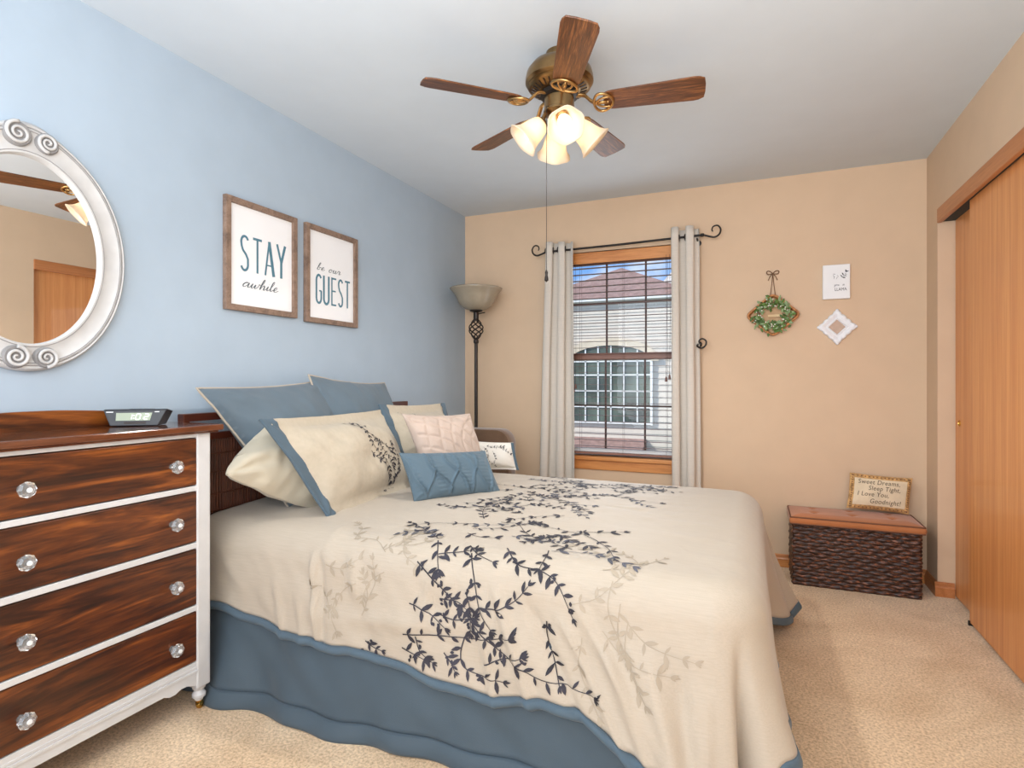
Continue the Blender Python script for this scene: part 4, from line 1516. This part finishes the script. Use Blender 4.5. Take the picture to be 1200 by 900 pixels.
def script(text, x0, z0, sz, stroke, xs=1.0, slant=0.25, track=0.0):
    out = []
    x = x0
    for chx in text:
        strokes, adv = CUR[chx]
        for st in strokes:
            P = smoothpath([(x + sz * xs * (a + slant * b2), z0 + sz * b2) for a, b2 in st], 5)
            n = len(P)
            ws = []
            for k in range(n):
                t = P[min(k + 1, n - 1)] - P[max(k - 1, 0)]
                dn = -t.y / (t.length + 1e-9)
                ws.append(stroke * (0.55 + 0.9 * max(0, dn)))
            out += ribbon([(p.x, p.y) for p in P], ws)
        x += sz * xs * adv + track
    return out


_wc = [0]


def onwall(a, b2):
    _wc[0] += 1
    return Vector((0.0106 + 0.000004 * (_wc[0] // 4 % 200), a, b2))


r, p = framed_print('framed_print', 'framed print reading STAY awhile, over the sham by the dresser', -2.207, -1.797, 1.468, 1.957)
y0 = -2.207
obj('teal_lettering', polys_to(MB(), word('STAY', y0 + 0.082, 1.648, 0.050, 0.158, 0.020, 0.011), onwall), M_teal, p)
obj('script_lettering', polys_to(MB(), script('awhile', y0 + 0.090, 1.577, 0.022, 0.0042, 1.75), onwall), M_inkgrey, p)
r, p = framed_print('framed_print', 'framed print reading be our GUEST, nearer the lamp corner', -1.736, -1.335, 1.459, 1.957)
y0 = -1.736
obj('teal_lettering', polys_to(MB(), word('GUEST', y0 + 0.080, 1.562, 0.042, 0.150, 0.014, 0.011), onwall), M_teal, p)
obj('script_lettering', polys_to(MB(), script('be our', y0 + 0.085, 1.735, 0.018, 0.0038, 1.9), onwall), M_inkgrey, p)

# ------------------------------------------------------------------ ceiling fan
FX, FY = 1.382, -1.838
cfan = thing('ceiling_fan', 'antique brass ceiling fan with five wood blades and four lit glass shades', 'ceiling fan', (FX, FY, H))
L_ = lambda prof, n=36: MB().lathe(prof, (FX, FY, 0), n)
obj('canopy', L_([(0.052, 2.4395), (0.054, 2.415), (0.048, 2.405), (0.048, 2.392)]), M_brass, cfan, smooth=True)
obj('motor_housing', L_([(0.046, 2.402), (0.075, 2.399), (0.108, 2.386), (0.126, 2.362), (0.132, 2.338), (0.132, 2.322), (0.125, 2.314), (0.121, 2.312), (0.123, 2.306), (0.119, 2.302), (0.112, 2.300), (0.088, 2.290), (0.070, 2.284)], 48), M_brass, cfan, smooth=True)
vt = MB()
for k in range(30):
    a = 2 * pi * k / 30
    vt.tube([(FX + 0.083 * cos(a), FY + 0.083 * sin(a), 2.2875), (FX + 0.107 * cos(a + 0.05), FY + 0.107 * sin(a + 0.05), 2.2975)], 0.0028, 5)
obj('vent_ribs', vt, M_bronze, cfan)
obj('flywheel', L_([(0.060, 2.286), (0.072, 2.283), (0.074, 2.268), (0.060, 2.262)]), M_black, cfan, smooth=True)
obj('switch_housing', L_([(0.052, 2.264), (0.058, 2.260), (0.0585, 2.214), (0.062, 2.211), (0.062, 2.205), (0.052, 2.198), (0.038, 2.188), (0.020, 2.180), (0.014, 2.168), (0.0, 2.164)]), M_brass, cfan, smooth=True)
PH = 0.1302


def blade_mesh():
    mb = MB()
    out = []
    r0, r1 = 0.172, 0.537
    for t in [k / 20 for k in range(21)]:
        x = r0 + (r1 - r0) * t
        hw = 0.049 + 0.014 * t
        if t > 0.90:
            q = (t - 0.90) / 0.10
            hw *= 1 - 0.22 * q * q
        if t < 0.08:
            hw *= 0.80 + 0.20 * (t / 0.08) ** 0.5
        out.append((x, hw))
    poly = [(x, h) for x, h in out] + [(r1 + 0.004, 0.02), (r1 + 0.004, -0.02)] + [(x, -h) for x, h in reversed(out)]
    return mb.prism(poly, -0.003, 0.003, lambda u, v, d: Vector((u, v, d)))


def iron_mesh():
    mb = MB()
    mb.tube(smoothpath([(0.062, 0, 0.038), (0.095, 0, 0.034), (0.125, 0, 0.004), (0.150, 0, -0.008)], 5), [0.010] * 15 + [0.008], 8, flat=0.55)
    oval = [(0.172 + 0.036 * cos(a), 0.047 * sin(a) * (1 - 0.22 * cos(a)), -0.0075) for a in [2 * pi * k / 28 for k in range(28)]]
    mb.tube(oval, 0.0055, 7, closed=True)
    mb.tube([(0.150, 0, -0.0075), (0.185, 0.0, -0.0075)], 0.008, 6, flat=0.6)
    for y in (-0.026, 0.0, 0.026):
        mb.lathe([(0.005, -0.006), (0.004, -0.0115), (0, -0.012)], (0.188, y, 0), 8, cap=False)
    for sg in (-1, 1):
        mb.tube(smoothpath([(0.14, 0, -0.0075), (0.165, 0.022 * sg, -0.0075), (0.197, 0.027 * sg, -0.0075)], 4), 0.004, 6)
    return mb


b0 = obj('blade', blade_mesh(), M_walnut, cfan, local=True, bevel=0.0018)
i0 = obj('blade_iron', iron_mesh(), M_iron, b0, local=True, smooth='all')
i0.rotation_euler = (0, 0, 0)
for k in range(5):
    bb_ = b0 if k == 0 else b0.copy()
    if k:
        C.objects.link(bb_)
        ii = i0.copy()
        ii.parent = bb_
        C.objects.link(ii)
    a = PH + 2 * pi * k / 5
    bb_.location = (0, 0, 2.232 - H)
    bb_.rotation_euler = (Matrix.Rotation(a, 3, 'Z') @ Matrix.Rotation(math.radians(-13), 3, 'X')).to_euler()

SHP = [(0.020, 0.0), (0.030, 0.004), (0.037, 0.018), (0.043, 0.040), (0.047, 0.062), (0.052, 0.080), (0.061, 0.096), (0.070, 0.106)]
for k, a in enumerate((-62, 28, 118, 208)):
    a = math.radians(a)
    d = Vector((cos(a) * sin(math.radians(47)), sin(a) * sin(math.radians(47)), -cos(math.radians(47))))
    p0 = Vector((FX, FY, 2.200)) + Vector((cos(a), sin(a), 0)) * 0.03
    nk = Vector((FX, FY, 2.165)) + Vector((cos(a), sin(a), 0)) * 0.066
    am = MB().tube(smoothpath([p0, p0 + Vector((cos(a), sin(a), 0)) * 0.025, nk], 5), 0.008, 8)
    am.lathe([(0.012, -0.012), (0.022, -0.006), (0.024, 0.010), (0.020, 0.012)], nk, 16, d)
    obj('lamp_arm', am, M_brass, cfan, smooth=True)
    sh = MB()
    n = 36
    vs, fs = [], []
    R3 = Vector((0, 0, 1)).rotation_difference(d).to_matrix()
    for i, (r, h) in enumerate(SHP):
        for j in range(n):
            an = 2 * pi * j / n
            wv = 1 + 0.035 * (i / (len(SHP) - 1)) ** 3 * cos(6 * an)
            vs.append(nk + R3 @ Vector((r * wv * cos(an), r * wv * sin(an), h)))
    for i in range(len(SHP) - 1):
        for j in range(n):
            fs.append((i * n + j, i * n + (j + 1) % n, (i + 1) * n + (j + 1) % n, (i + 1) * n + j))
    sh.add(vs, fs)
    so = obj('lamp_shade', sh, M_frost, cfan, smooth='all', solid=0.003)
    c = nk + d * 0.062
    bu = MB()
    bu.lathe([(0.011, 0.008), (0.013, 0.026), (0.022, 0.043), (0.0255, 0.060), (0.022, 0.076), (0.012, 0.085), (0.0, 0.087)], nk, 16, d)
    obj('bulb', bu, M_bulb, so, smooth='all')
ld = light('fan_shades_light', 'SPOT', (0, 0, 1.965 - H), (0, 0, 0), LAMP_DOWN, (1.0, 0.96, 0.91), shadow_soft_size=0.05, spot_size=math.radians(172), spot_blend=0.6)
ld.parent = cfan
pch = MB()
cx_, cy_ = 1.353, -1.905
pch.tube([(cx_ + 0.012, cy_ + 0.022, 2.215), (cx_, cy_, 2.208), (cx_, cy_, 2.19), (cx_, cy_, 1.575)], 0.0011, 6)
pco = obj('pull_chain', pch, M_grom, cfan)
obj('chain_fob', MB().lathe([(0.002, 1.585), (0.006, 1.575), (0.0045, 1.565), (0.007, 1.555), (0.008, 1.545), (0.0, 1.538)], (cx_, cy_, 0), 12), M_bronze, pco, smooth=True)

# ------------------------------------------------------------------ curtain rod and curtains
ry, rz = -0.088, 2.089
rod = thing('curtain_rod', 'thin black iron curtain rod with scroll ends above the window', 'curtain rod', (1.23, -0.05, rz))
obj('rod', MB().tube([(0.70, ry, rz - 0.004), (1.2, ry, rz), (1.765, ry, rz + 0.012)], 0.0075, 10), M_black, rod, smooth=True)


def finial(x, sg, z):
    pts, rr = [], []
    ctrl = [(0, 0), (0.035, -0.012), (0.07, -0.020), (0.098, -0.004), (0.106, 0.028), (0.088, 0.052), (0.062, 0.048), (0.054, 0.028), (0.060, 0.016)]
    P = smoothpath([(x + sg * a, ry, z + b2) for a, b2 in ctrl], 6)
    rr = [0.0068 - 0.003 * k / len(P) for k in range(len(P))]
    mb = MB().tube(P, rr, 8, up=(0, 1, 0))
    mb.lathe([(0.0085, -0.004), (0.011, 0.0), (0.011, 0.014), (0.0085, 0.018)], (x - sg * 0.012, ry, z), 12, (sg, 0, 0))
    obj('scroll_finial', mb, M_black, rod, smooth='all')


finial(0.70, -1, rz - 0.004)
finial(1.772, 1, rz + 0.012)
for x in (0.735, 1.735):
    bk = MB().tube([(x, -0.002, rz - 0.02), (x, -0.05, rz - 0.018), (x, ry, rz - 0.008)], 0.006, 8)
    bk.lathe([(0.02, 0.0), (0.02, 0.006), (0.008, 0.008)], (x, -0.0005, rz - 0.02), 14, (0, -1, 0))
    obj('bracket', bk, M_black, rod, smooth=True)
rg = MB().tube([(0.868 + 0.0 * k, ry - 0.004 + 0.019 * cos(a), rz - 0.012 + 0.02 * sin(a)) for k, a in enumerate([2 * pi * q / 20 for q in range(20)])], 0.0035, 6, closed=True)


def curtain(label, xa0, xa1, xb0, xb1, ztop_, zbot, folds, seed, ph):
    """xa: left/right edge at the top, xb: at the bottom"""
    r = thing('curtain', label, 'curtain', ((xb0 + xb1) / 2, ry, zbot), 'window curtains')
    mb = MB()

    def f(u, v):
        x = (xb0 + (xa0 - xb0) * v) + ((xb1 + (xa1 - xb1) * v) - (xb0 + (xa0 - xb0) * v)) * u
        w = 2 * pi * folds * u + ph
        amp = 0.034 - 0.006 * v
        y = ry + amp * cos(w) + 0.004 * noise.noise(Vector((u * 5, v * 3, seed)))
        x2 = x + 0.012 * sin(2 * w) * (1 if 0.02 < u < 0.98 else 0) + 0.004 * noise.noise(Vector((u * 3, v * 4, seed + 5)))
        z = zbot + (ztop_(u) - zbot) * v
        return Vector((x2, y, z))
    mb.grid(90, 40, f)
    obj('panel', mb, M_curtain, r, smooth='all', solid=0.003)
    for k in range(int(folds * 2)):
        u = (pi / 2 + k * pi - ph) / (2 * pi * folds)
        if not 0.03 < u < 0.97:
            continue
        p = f(u, 1.0)
        q = f(u + 0.01, 1.0)
        t = (q - f(u - 0.01, 1.0)).normalized()
        nn = Vector((t.y, -t.x, 0)).normalized()
        g = MB()
        c = Vector((p.x, p.y, rz + 0.002))
        g.tube([c + t * (0.0215 * cos(a)) + Vector((0, 0, 0.0215 * sin(a))) for a in [2 * pi * s_ / 22 for s_ in range(22)]], 0.0045, 6, closed=True)
        obj('grommet', g, M_grom, r, smooth='all')
    return r


curtain('left greige linen curtain, between the floor lamp and the window', 0.695, 0.905, 0.632, 0.92, lambda u: 2.152 - 0.015 * u, 0.03, 2.25, 3, 0.9)
curtain('right greige linen curtain, on the wreath side of the window', 1.582, 1.742, 1.590, 1.757, lambda u: 2.158 + 0.008 * sin(u * 12), 0.03, 1.75, 8, 2.0)
for x, sg, lab in ((1.757, 1, 'black iron scroll holdback beside the right curtain'),):
    h = thing('curtain_holdback', lab, 'curtain holdback', (x, 0, 1.40))
    P = smoothpath([(x - 0.02, -0.004, 1.402), (x - 0.02, -0.05, 1.40), (x - 0.02, -0.085, 1.385), (x + 0.005, -0.10, 1.372), (x + 0.030, -0.10, 1.388), (x + 0.034, -0.10, 1.416), (x + 0.012, -0.10, 1.432), (x - 0.008, -0.10, 1.420), (x - 0.004, -0.10, 1.402), (x + 0.010, -0.10, 1.400)], 6)
    mb = MB().tube(P, [0.0065 - 0.002 * k / len(P) for k in range(len(P))], 8)
    mb.lathe([(0.022, 0.0), (0.022, 0.005), (0.009, 0.008)], (x - 0.02, -0.0005, 1.402), 16, (0, -1, 0))
    obj('scroll_hook', mb, M_black, h, smooth='all')

# ------------------------------------------------------------------ woven storage chest
cx0, cx1, cyf, cyb, ctop = 2.272, 2.900, -0.328, -0.030, 0.352
chs = thing('storage_chest', 'dark woven reed storage chest with a padded caramel lid against the back wall', 'storage chest', ((cx0 + cx1) / 2, (cyf + cyb) / 2, 0))


def weave_h(a, z, per, row):
    """basket weave: reed bundles passing over and under upright stakes"""
    k = int(z / row)
    w = cos(2 * pi * a / per + pi * (k % 2))
    strand = abs(sin(pi * z / row)) ** 0.6
    j = noise.noise(Vector((a * 30, k * 3.3, 1.0))) * 0.0025
    return 0.0095 * strand * (0.55 + 0.45 * w) + j * strand


wv = MB()
per_, row_ = 0.074, 0.0205
x0_, x1_, y0_, y1_ = cx0 + 0.008, cx1 - 0.008, cyf + 0.008, cyb - 0.004
path = []
for (ax_, ay_), (bx_, by_) in (((x0_, y0_), (x1_, y0_)), ((x1_, y0_), (x1_, y1_)), ((x1_, y1_), (x0_, y1_)), ((x0_, y1_), (x0_, y0_))):
    L = sqrt((bx_ - ax_) ** 2 + (by_ - ay_) ** 2)
    n = int(L / 0.0075)
    for k in range(n):
        t = k / n
        path.append((ax_ + (bx_ - ax_) * t, ay_ + (by_ - ay_) * t, (by_ - ay_) / L, -(bx_ - ax_) / L))
nzv = int(ctop / row_ * 6)
acc, rows = 0.0, []
for i, (x, y, nx, ny) in enumerate(path):
    if i:
        acc += sqrt((x - path[i - 1][0]) ** 2 + (y - path[i - 1][1]) ** 2)
    for j in range(nzv + 1):
        z = ctop * j / nzv
        h = weave_h(acc, z, per_, row_)
        wv.v.append(Vector((x + nx * h, y + ny * h, max(0.0, z + 0.0015 * sin(2 * pi * acc / per_)))))
m_ = nzv + 1
for i in range(len(path)):
    i2 = (i + 1) % len(path)
    for j in range(nzv):
        wv.f.append((i * m_ + j, i2 * m_ + j, i2 * m_ + j + 1, i * m_ + j + 1))
obj('woven_body', wv, M_weave, chs, smooth='all')
obj('top_frame', MB().box(cx0 + 0.01, cx1 - 0.01, cyf + 0.01, cyb - 0.006, ctop - 0.012, ctop + 0.002), M_piped, chs, bevel=0.003)
lid = MB()
lx0, lx1, ly0, ly1 = cx0 - 0.006, cx1 + 0.006, cyf - 0.012, cyb + 0.004
tuf = [(lx0 + (lx1 - lx0) * a, ly0 + (ly1 - ly0) * b2) for b2 in (0.36, 0.74) for a in (0.2, 0.5, 0.8)]


def lid_top(u, v):
    x, y = lx0 + (lx1 - lx0) * u, ly0 + (ly1 - ly0) * v
    e = min(u * 2.2, (1 - u) * 2.2, v, 1 - v)
    z = ctop + 0.034 + 0.016 * min(1, e * 5) ** 0.6
    for tx, ty in tuf:
        d = sqrt((x - tx) ** 2 + (y - ty) ** 2)
        z -= 0.011 * exp(-(d / 0.02) ** 2)
    return Vector((x, y, z))


lid.grid(80, 44, lid_top)
per2 = [(u, 0) for u in [k / 79 for k in range(79)]] + [(1, v) for v in [k / 43 for k in range(43)]] + [(1 - k / 79, 1) for k in range(79)] + [(0, 1 - k / 43) for k in range(43)]
np_ = len(per2)
for u, v in per2:
    p = lid_top(u, v)
    bul = Vector(((-1 if u == 0 else 1 if u == 1 else 0) * 0.006, (-1 if v == 0 else 1 if v == 1 else 0) * 0.006, 0))
    lid.v += [p, p + bul * 0.7 - Vector((0, 0, 0.008)), p + bul - Vector((0, 0, 0.017)), p + bul * 0.6 - Vector((0, 0, 0.028)), p - Vector((0, 0, 0.034))]
b0_ = len(lid.v) - np_ * 5
for k in range(np_):
    k2 = (k + 1) % np_
    for j in range(4):
        lid.f.append((b0_ + k * 5 + j, b0_ + k2 * 5 + j, b0_ + k2 * 5 + j + 1, b0_ + k * 5 + j + 1))
lo = obj('padded_lid', lid, M_leather, chs, smooth='all', merge=0.0002)
wp = MB()
pts = [lid_top(u, v) for u, v in per2]
wp.tube([p + Vector((0, 0, 0.001)) for p in pts], 0.0042, 6, closed=True)
wp.tube([p - Vector((0, 0, 0.034)) for p in pts], 0.0042, 6, closed=True)
obj('welt_piping', wp, M_piped, lo, smooth='all')
for tx, ty in tuf:
    obj('tuft_button', MB().sphere((tx, ty, ctop + 0.0405), 0.008, 10, (1, 1, 0.5)), M_piped, lo, smooth='all')

# small muslin pillow with stitched words standing on the chest
_R, fr4 = pillow('word_pillow', 'small muslin pillow stitched with Sweet dreams, on the woven chest', [(2.594, -0.075, .622), (2.905, -0.070, .607), (2.878, -0.110, .408), (2.572, -0.112, .420)], 0.075, M_calico, 12,
                 pinch=0.05, wr=0.003, cat='pillow', res=60)
mp = MB()
mp.grid(40, 30, lambda u, v: fr4(0.075 + 0.85 * u, 0.12 + 0.76 * v, 0.0022))
pa = obj('muslin_panel', mp, M_muslin, _R, smooth='all')
tx_ = []
for body_, u0, v0 in (('Sweet Dreams,', .13, .73), ('Sleep Tight,', .30, .56), ('I Love You,', .13, .385), ('Goodnight!', .34, .19)):
    tx_ += [[(u0 + a, v0 + b2 / 0.195 * 0.30) for a, b2 in pl] for pl in font_polys(body_, 0.118, 0.12, 0.88, space=1.06)]
obj('stitched_words', polys_to(MB(), [[(a, b2) for a, b2 in pl] for pl in tx_], lambda a, b2: fr4(a, b2, 0.0036)), M_thread, pa)
sp_ = MB()
r5 = random.Random(3)
for k in range(64):
    t = k / 64 * 4
    q, f = int(t), t - int(t)
    u, v = ((f, .06), (.965, f), (1 - f, .94), (.035, 1 - f))[q]
    c = fr4(min(.96, max(.04, u)), min(.95, max(.05, v)), 0.002)
    sp_.sphere(c, 0.0035, 6, (1, 0.4, 1))
obj('calico_dots', sp_, M_piped, _R)

# ------------------------------------------------------------------ wall pieces on the back wall
onb = lambda u, v, d: Vector((u, -d, v))
# basket diamond with eucalyptus wreath
wx, wz, wh = 2.182, 1.573, 0.128
wr_ = thing('wreath_basket', 'diamond cane basket with green eucalyptus wreath hung by a twine bow', 'wall wreath', (wx, 0, wz - wh))
cor = [(wx, wz - wh * 1.03), (wx + wh * 1.2, wz), (wx, wz + wh * 1.03), (wx - wh * 1.2, wz)]


def rounded_loop(pts, r=0.25, n=6):
    out = []
    m = len(pts)
    for i in range(m):
        p0, p1, p2 = Vector(pts[i - 1]), Vector(pts[i]), Vector(pts[(i + 1) % m])
        a, b2 = p1.lerp(p0, r), p1.lerp(p2, r)
        for k in range(n + 1):
            t = k / n
            out.append((a * (1 - t) ** 2 + p1 * 2 * t * (1 - t) + b2 * t * t))
    return out


lpp = rounded_loop(cor, 0.16)
cane = MB()
for d, s_ in ((0.006, 0.96), (0.016, 0.98), (0.026, 1.0), (0.034, 1.01)):
    cane.tube([onb(wx + (p.x - wx) * s_, wz + (p.y - wz) * s_, d) for p in lpp], 0.0068, 6, closed=True)
nseg = 64
for k in range(nseg):
    i = int(k / nseg * len(lpp))
    p = lpp[i]
    cane.tube([onb(p.x, p.y, 0.002), onb(wx + (p.x - wx) * 1.04, wz + (p.y - wz) * 1.04, 0.018), onb(p.x, p.y, 0.040)], 0.003, 5)
obj('cane_basket', cane, M_wick, wr_, smooth='all')
bd = MB().prism([(p.x, p.y) for p in rounded_loop([(wx + (a - wx) * 0.97, wz + (b2 - wz) * 0.97) for a, b2 in cor], 0.16)], 0.001, 0.005, onb)
obj('backing', bd, M_board, wr_)
obj('wood_strip', MB().box(wx - 0.028, wx + 0.055, -0.024, -0.014, wz - 0.012, wz + 0.004), M_ply, wr_, bevel=0.001)
r6 = random.Random(21)
lv, lv2, br = MB(), MB(), MB()
stem = MB().tube([onb(wx + 0.080 * cos(a), wz + 0.075 * sin(a), 0.030) for a in [2 * pi * k / 40 for k in range(40)]], 0.006, 6, closed=True)
wro = obj('twig_ring', stem, M_twine, wr_, smooth='all')


def leaf3(mb, c, d, up, L, w):
    d, up = Vector(d).normalized(), Vector(up).normalized()
    s_ = d.cross(up).normalized()
    up = s_.cross(d)
    vs = []
    for t, q, hgt in ((0, 0.06, 0), (0.3, 0.85, 0.10), (0.6, 0.95, 0.12), (0.85, 0.5, 0.04), (1, 0.02, -0.05)):
        for sg in (-1, 0, 1):
            vs.append(c + d * (t * L) + s_ * (sg * q * w / 2) + up * (L * (hgt - 0.10 * abs(sg) * q)))
    mb.add(vs, [(3 * i + j, 3 * i + j + 1, 3 * i + j + 4, 3 * i + j + 3) for i in range(4) for j in range(2)])


for k in range(190):
    a = r6.uniform(0, 2 * pi)
    rad = r6.gauss(0.086, 0.015)
    dirn = a + pi / 2 + r6.choice((0, 0.7, -0.7, 1.4, -1.4)) + r6.uniform(-0.3, 0.3)
    dep = r6.uniform(0.026, 0.055)
    leaf3(lv if r6.random() < 0.62 else lv2, onb(wx + rad * cos(a), wz + rad * 0.93 * sin(a), dep), (cos(dirn), -r6.uniform(-0.1, 0.6), sin(dirn)), (r6.uniform(-.4, .4), -1, r6.uniform(-.4, .4)),
          r6.uniform(0.022, 0.038), r6.uniform(0.012, 0.018))
for k in range(46):
    a = r6.uniform(0, 2 * pi)
    rad = r6.gauss(0.082, 0.016)
    br.sphere(onb(wx + rad * cos(a), wz + rad * 0.93 * sin(a), r6.uniform(0.048, 0.060)), 0.0045, 7)
for nm, q, mt in (('leaves', lv, M_leaf), ('pale_leaves', lv2, M_leafl), ('berries', br, M_berry)):
    o_ = obj(nm, q, mt, wr_, smooth='all')
    o_['kind'] = 'stuff'
tz = 1.835
tw = MB()
tw.tube([onb(wx - 0.014, wz + wh * 0.98, 0.02), onb(wx - 0.006, 1.77, 0.012), onb(wx, tz, 0.008)], 0.0022, 5)
tw.tube([onb(wx + 0.014, wz + wh * 0.98, 0.02), onb(wx + 0.006, 1.77, 0.012), onb(wx, tz, 0.008)], 0.0022, 5)
for sg in (-1, 1):
    tw.tube([onb(wx + sg * a, tz + b2, 0.010) for a, b2 in [(p.x, p.y) for p in smoothpath([(0, 0), (0.018, 0.016), (0.034, 0.014), (0.030, -0.002), (0.012, -0.003), (0, 0)], 5)]], 0.003, 6)
    tw.tube([onb(wx + sg * a, tz + b2, 0.010) for a, b2 in ((0, 0), (0.016, -0.018), (0.026, -0.042))], 0.0026, 5)
obj('twine_bow', tw, M_twine, wr_, smooth='all')

# small canvas with two sprigs and the word LLAMA
cv_ = thing('canvas_print', 'small square white canvas with leaf sprigs and the word LLAMA', 'canvas', (2.5275, 0, 1.655))
obj('canvas', MB().box(2.458, 2.602, -0.030, -0.001, 1.655, 1.861), M_canvas, cv_, bevel=0.003)
c0x, c0z = 2.458, 1.655
pt = []
pt += twig([(c0x + .098, c0z + .125), (c0x + .112, c0z + .140), (c0x + .124, c0z + .158)], random.Random(5), 0.0012, every=0.010, size=0.019, berries=0)
pt += ribbon([(c0x + .055, c0z + .142), (c0x + .062, c0z + .132), (c0x + .058, c0z + .122)], 0.002) + ribbon([(c0x + .055, c0z + .150), (c0x + .066, c0z + .148)], 0.002)
pt += ribbon([(c0x + .076, c0z + .142), (c0x + .082, c0z + .134), (c0x + .074, c0z + .125), (c0x + .070, c0z + .118)], 0.0014)
obj('ink_sprig', polys_to(MB(), pt, lambda a, b2: Vector((a, -0.0306, b2))), M_inkblack, cv_)
pt = [[(c0x + .062 + a, c0z + .048 + b2) for a, b2 in pl] for pl in font_polys('LLAMA', 0.026, 0, 0.80)]
obj('lettering', polys_to(MB(), pt, lambda a, b2: Vector((a, -0.0306, b2))), M_inkblack, cv_)
pt = script('you  a', c0x + .060, c0z + .078, 0.008, 0.0015, 1.2)
obj('script_lettering', polys_to(MB(), pt, lambda a, b2: Vector((a, -0.0306, b2))), M_inkgrey, cv_)

# ornate white diamond frame
ox, oz, oh = 2.536, 1.487, 0.107
df = thing('diamond_frame', 'small ornate white frame hung as a diamond below the canvas', 'picture frame', (ox, 0, oz - oh))


def dm(a, rad, dep, wave):
    """point round a square standing on its corner"""
    t = (a / (2 * pi) * 4) % 4
    k, f = int(t), t - int(t)
    c = [(1, 0), (0, 1), (-1, 0), (0, -1), (1, 0)]
    x = c[k][0] + (c[k + 1][0] - c[k][0]) * f
    z = c[k][1] + (c[k + 1][1] - c[k][1]) * f
    nx, nz = c[k][0] + c[k + 1][0], c[k][1] + c[k + 1][1]
    w = wave * (abs(sin(f * pi * 4)) - 0.4)
    return onb(ox + (x * rad + nx * w) * 1.0, oz + (z * rad + nz * w), dep)


dprof = [(0.044, 0.004, 0), (0.046, 0.014, 0), (0.054, 0.018, 0.0), (0.062, 0.015, 0), (0.076, 0.019, 0.001), (0.090, 0.023, 0.003), (0.100, 0.020, 0.004), (0.106, 0.012, 0.004), (0.105, 0.001, 0.003)]
db = MB().grid(128, len(dprof), lambda u, v: dm(2 * pi * u, *dprof[min(int(v * (len(dprof) - 1) + 1e-6), len(dprof) - 1)]), wrap=True)
for sx, sz in ((1, 0), (0, 1), (-1, 0), (0, -1)):
    db.sphere(onb(ox + sx * 0.099, oz + sz * 0.099, 0.014), 0.010, 10, (1, 0.8, 1))
obj('frame', db, M_whitefr, df, smooth=True)
q = 0.047
obj('picture', MB().prism([(ox + q, oz), (ox, oz + q), (ox - q, oz), (ox, oz - q)], 0.002, 0.006, onb), M_taupe, df)
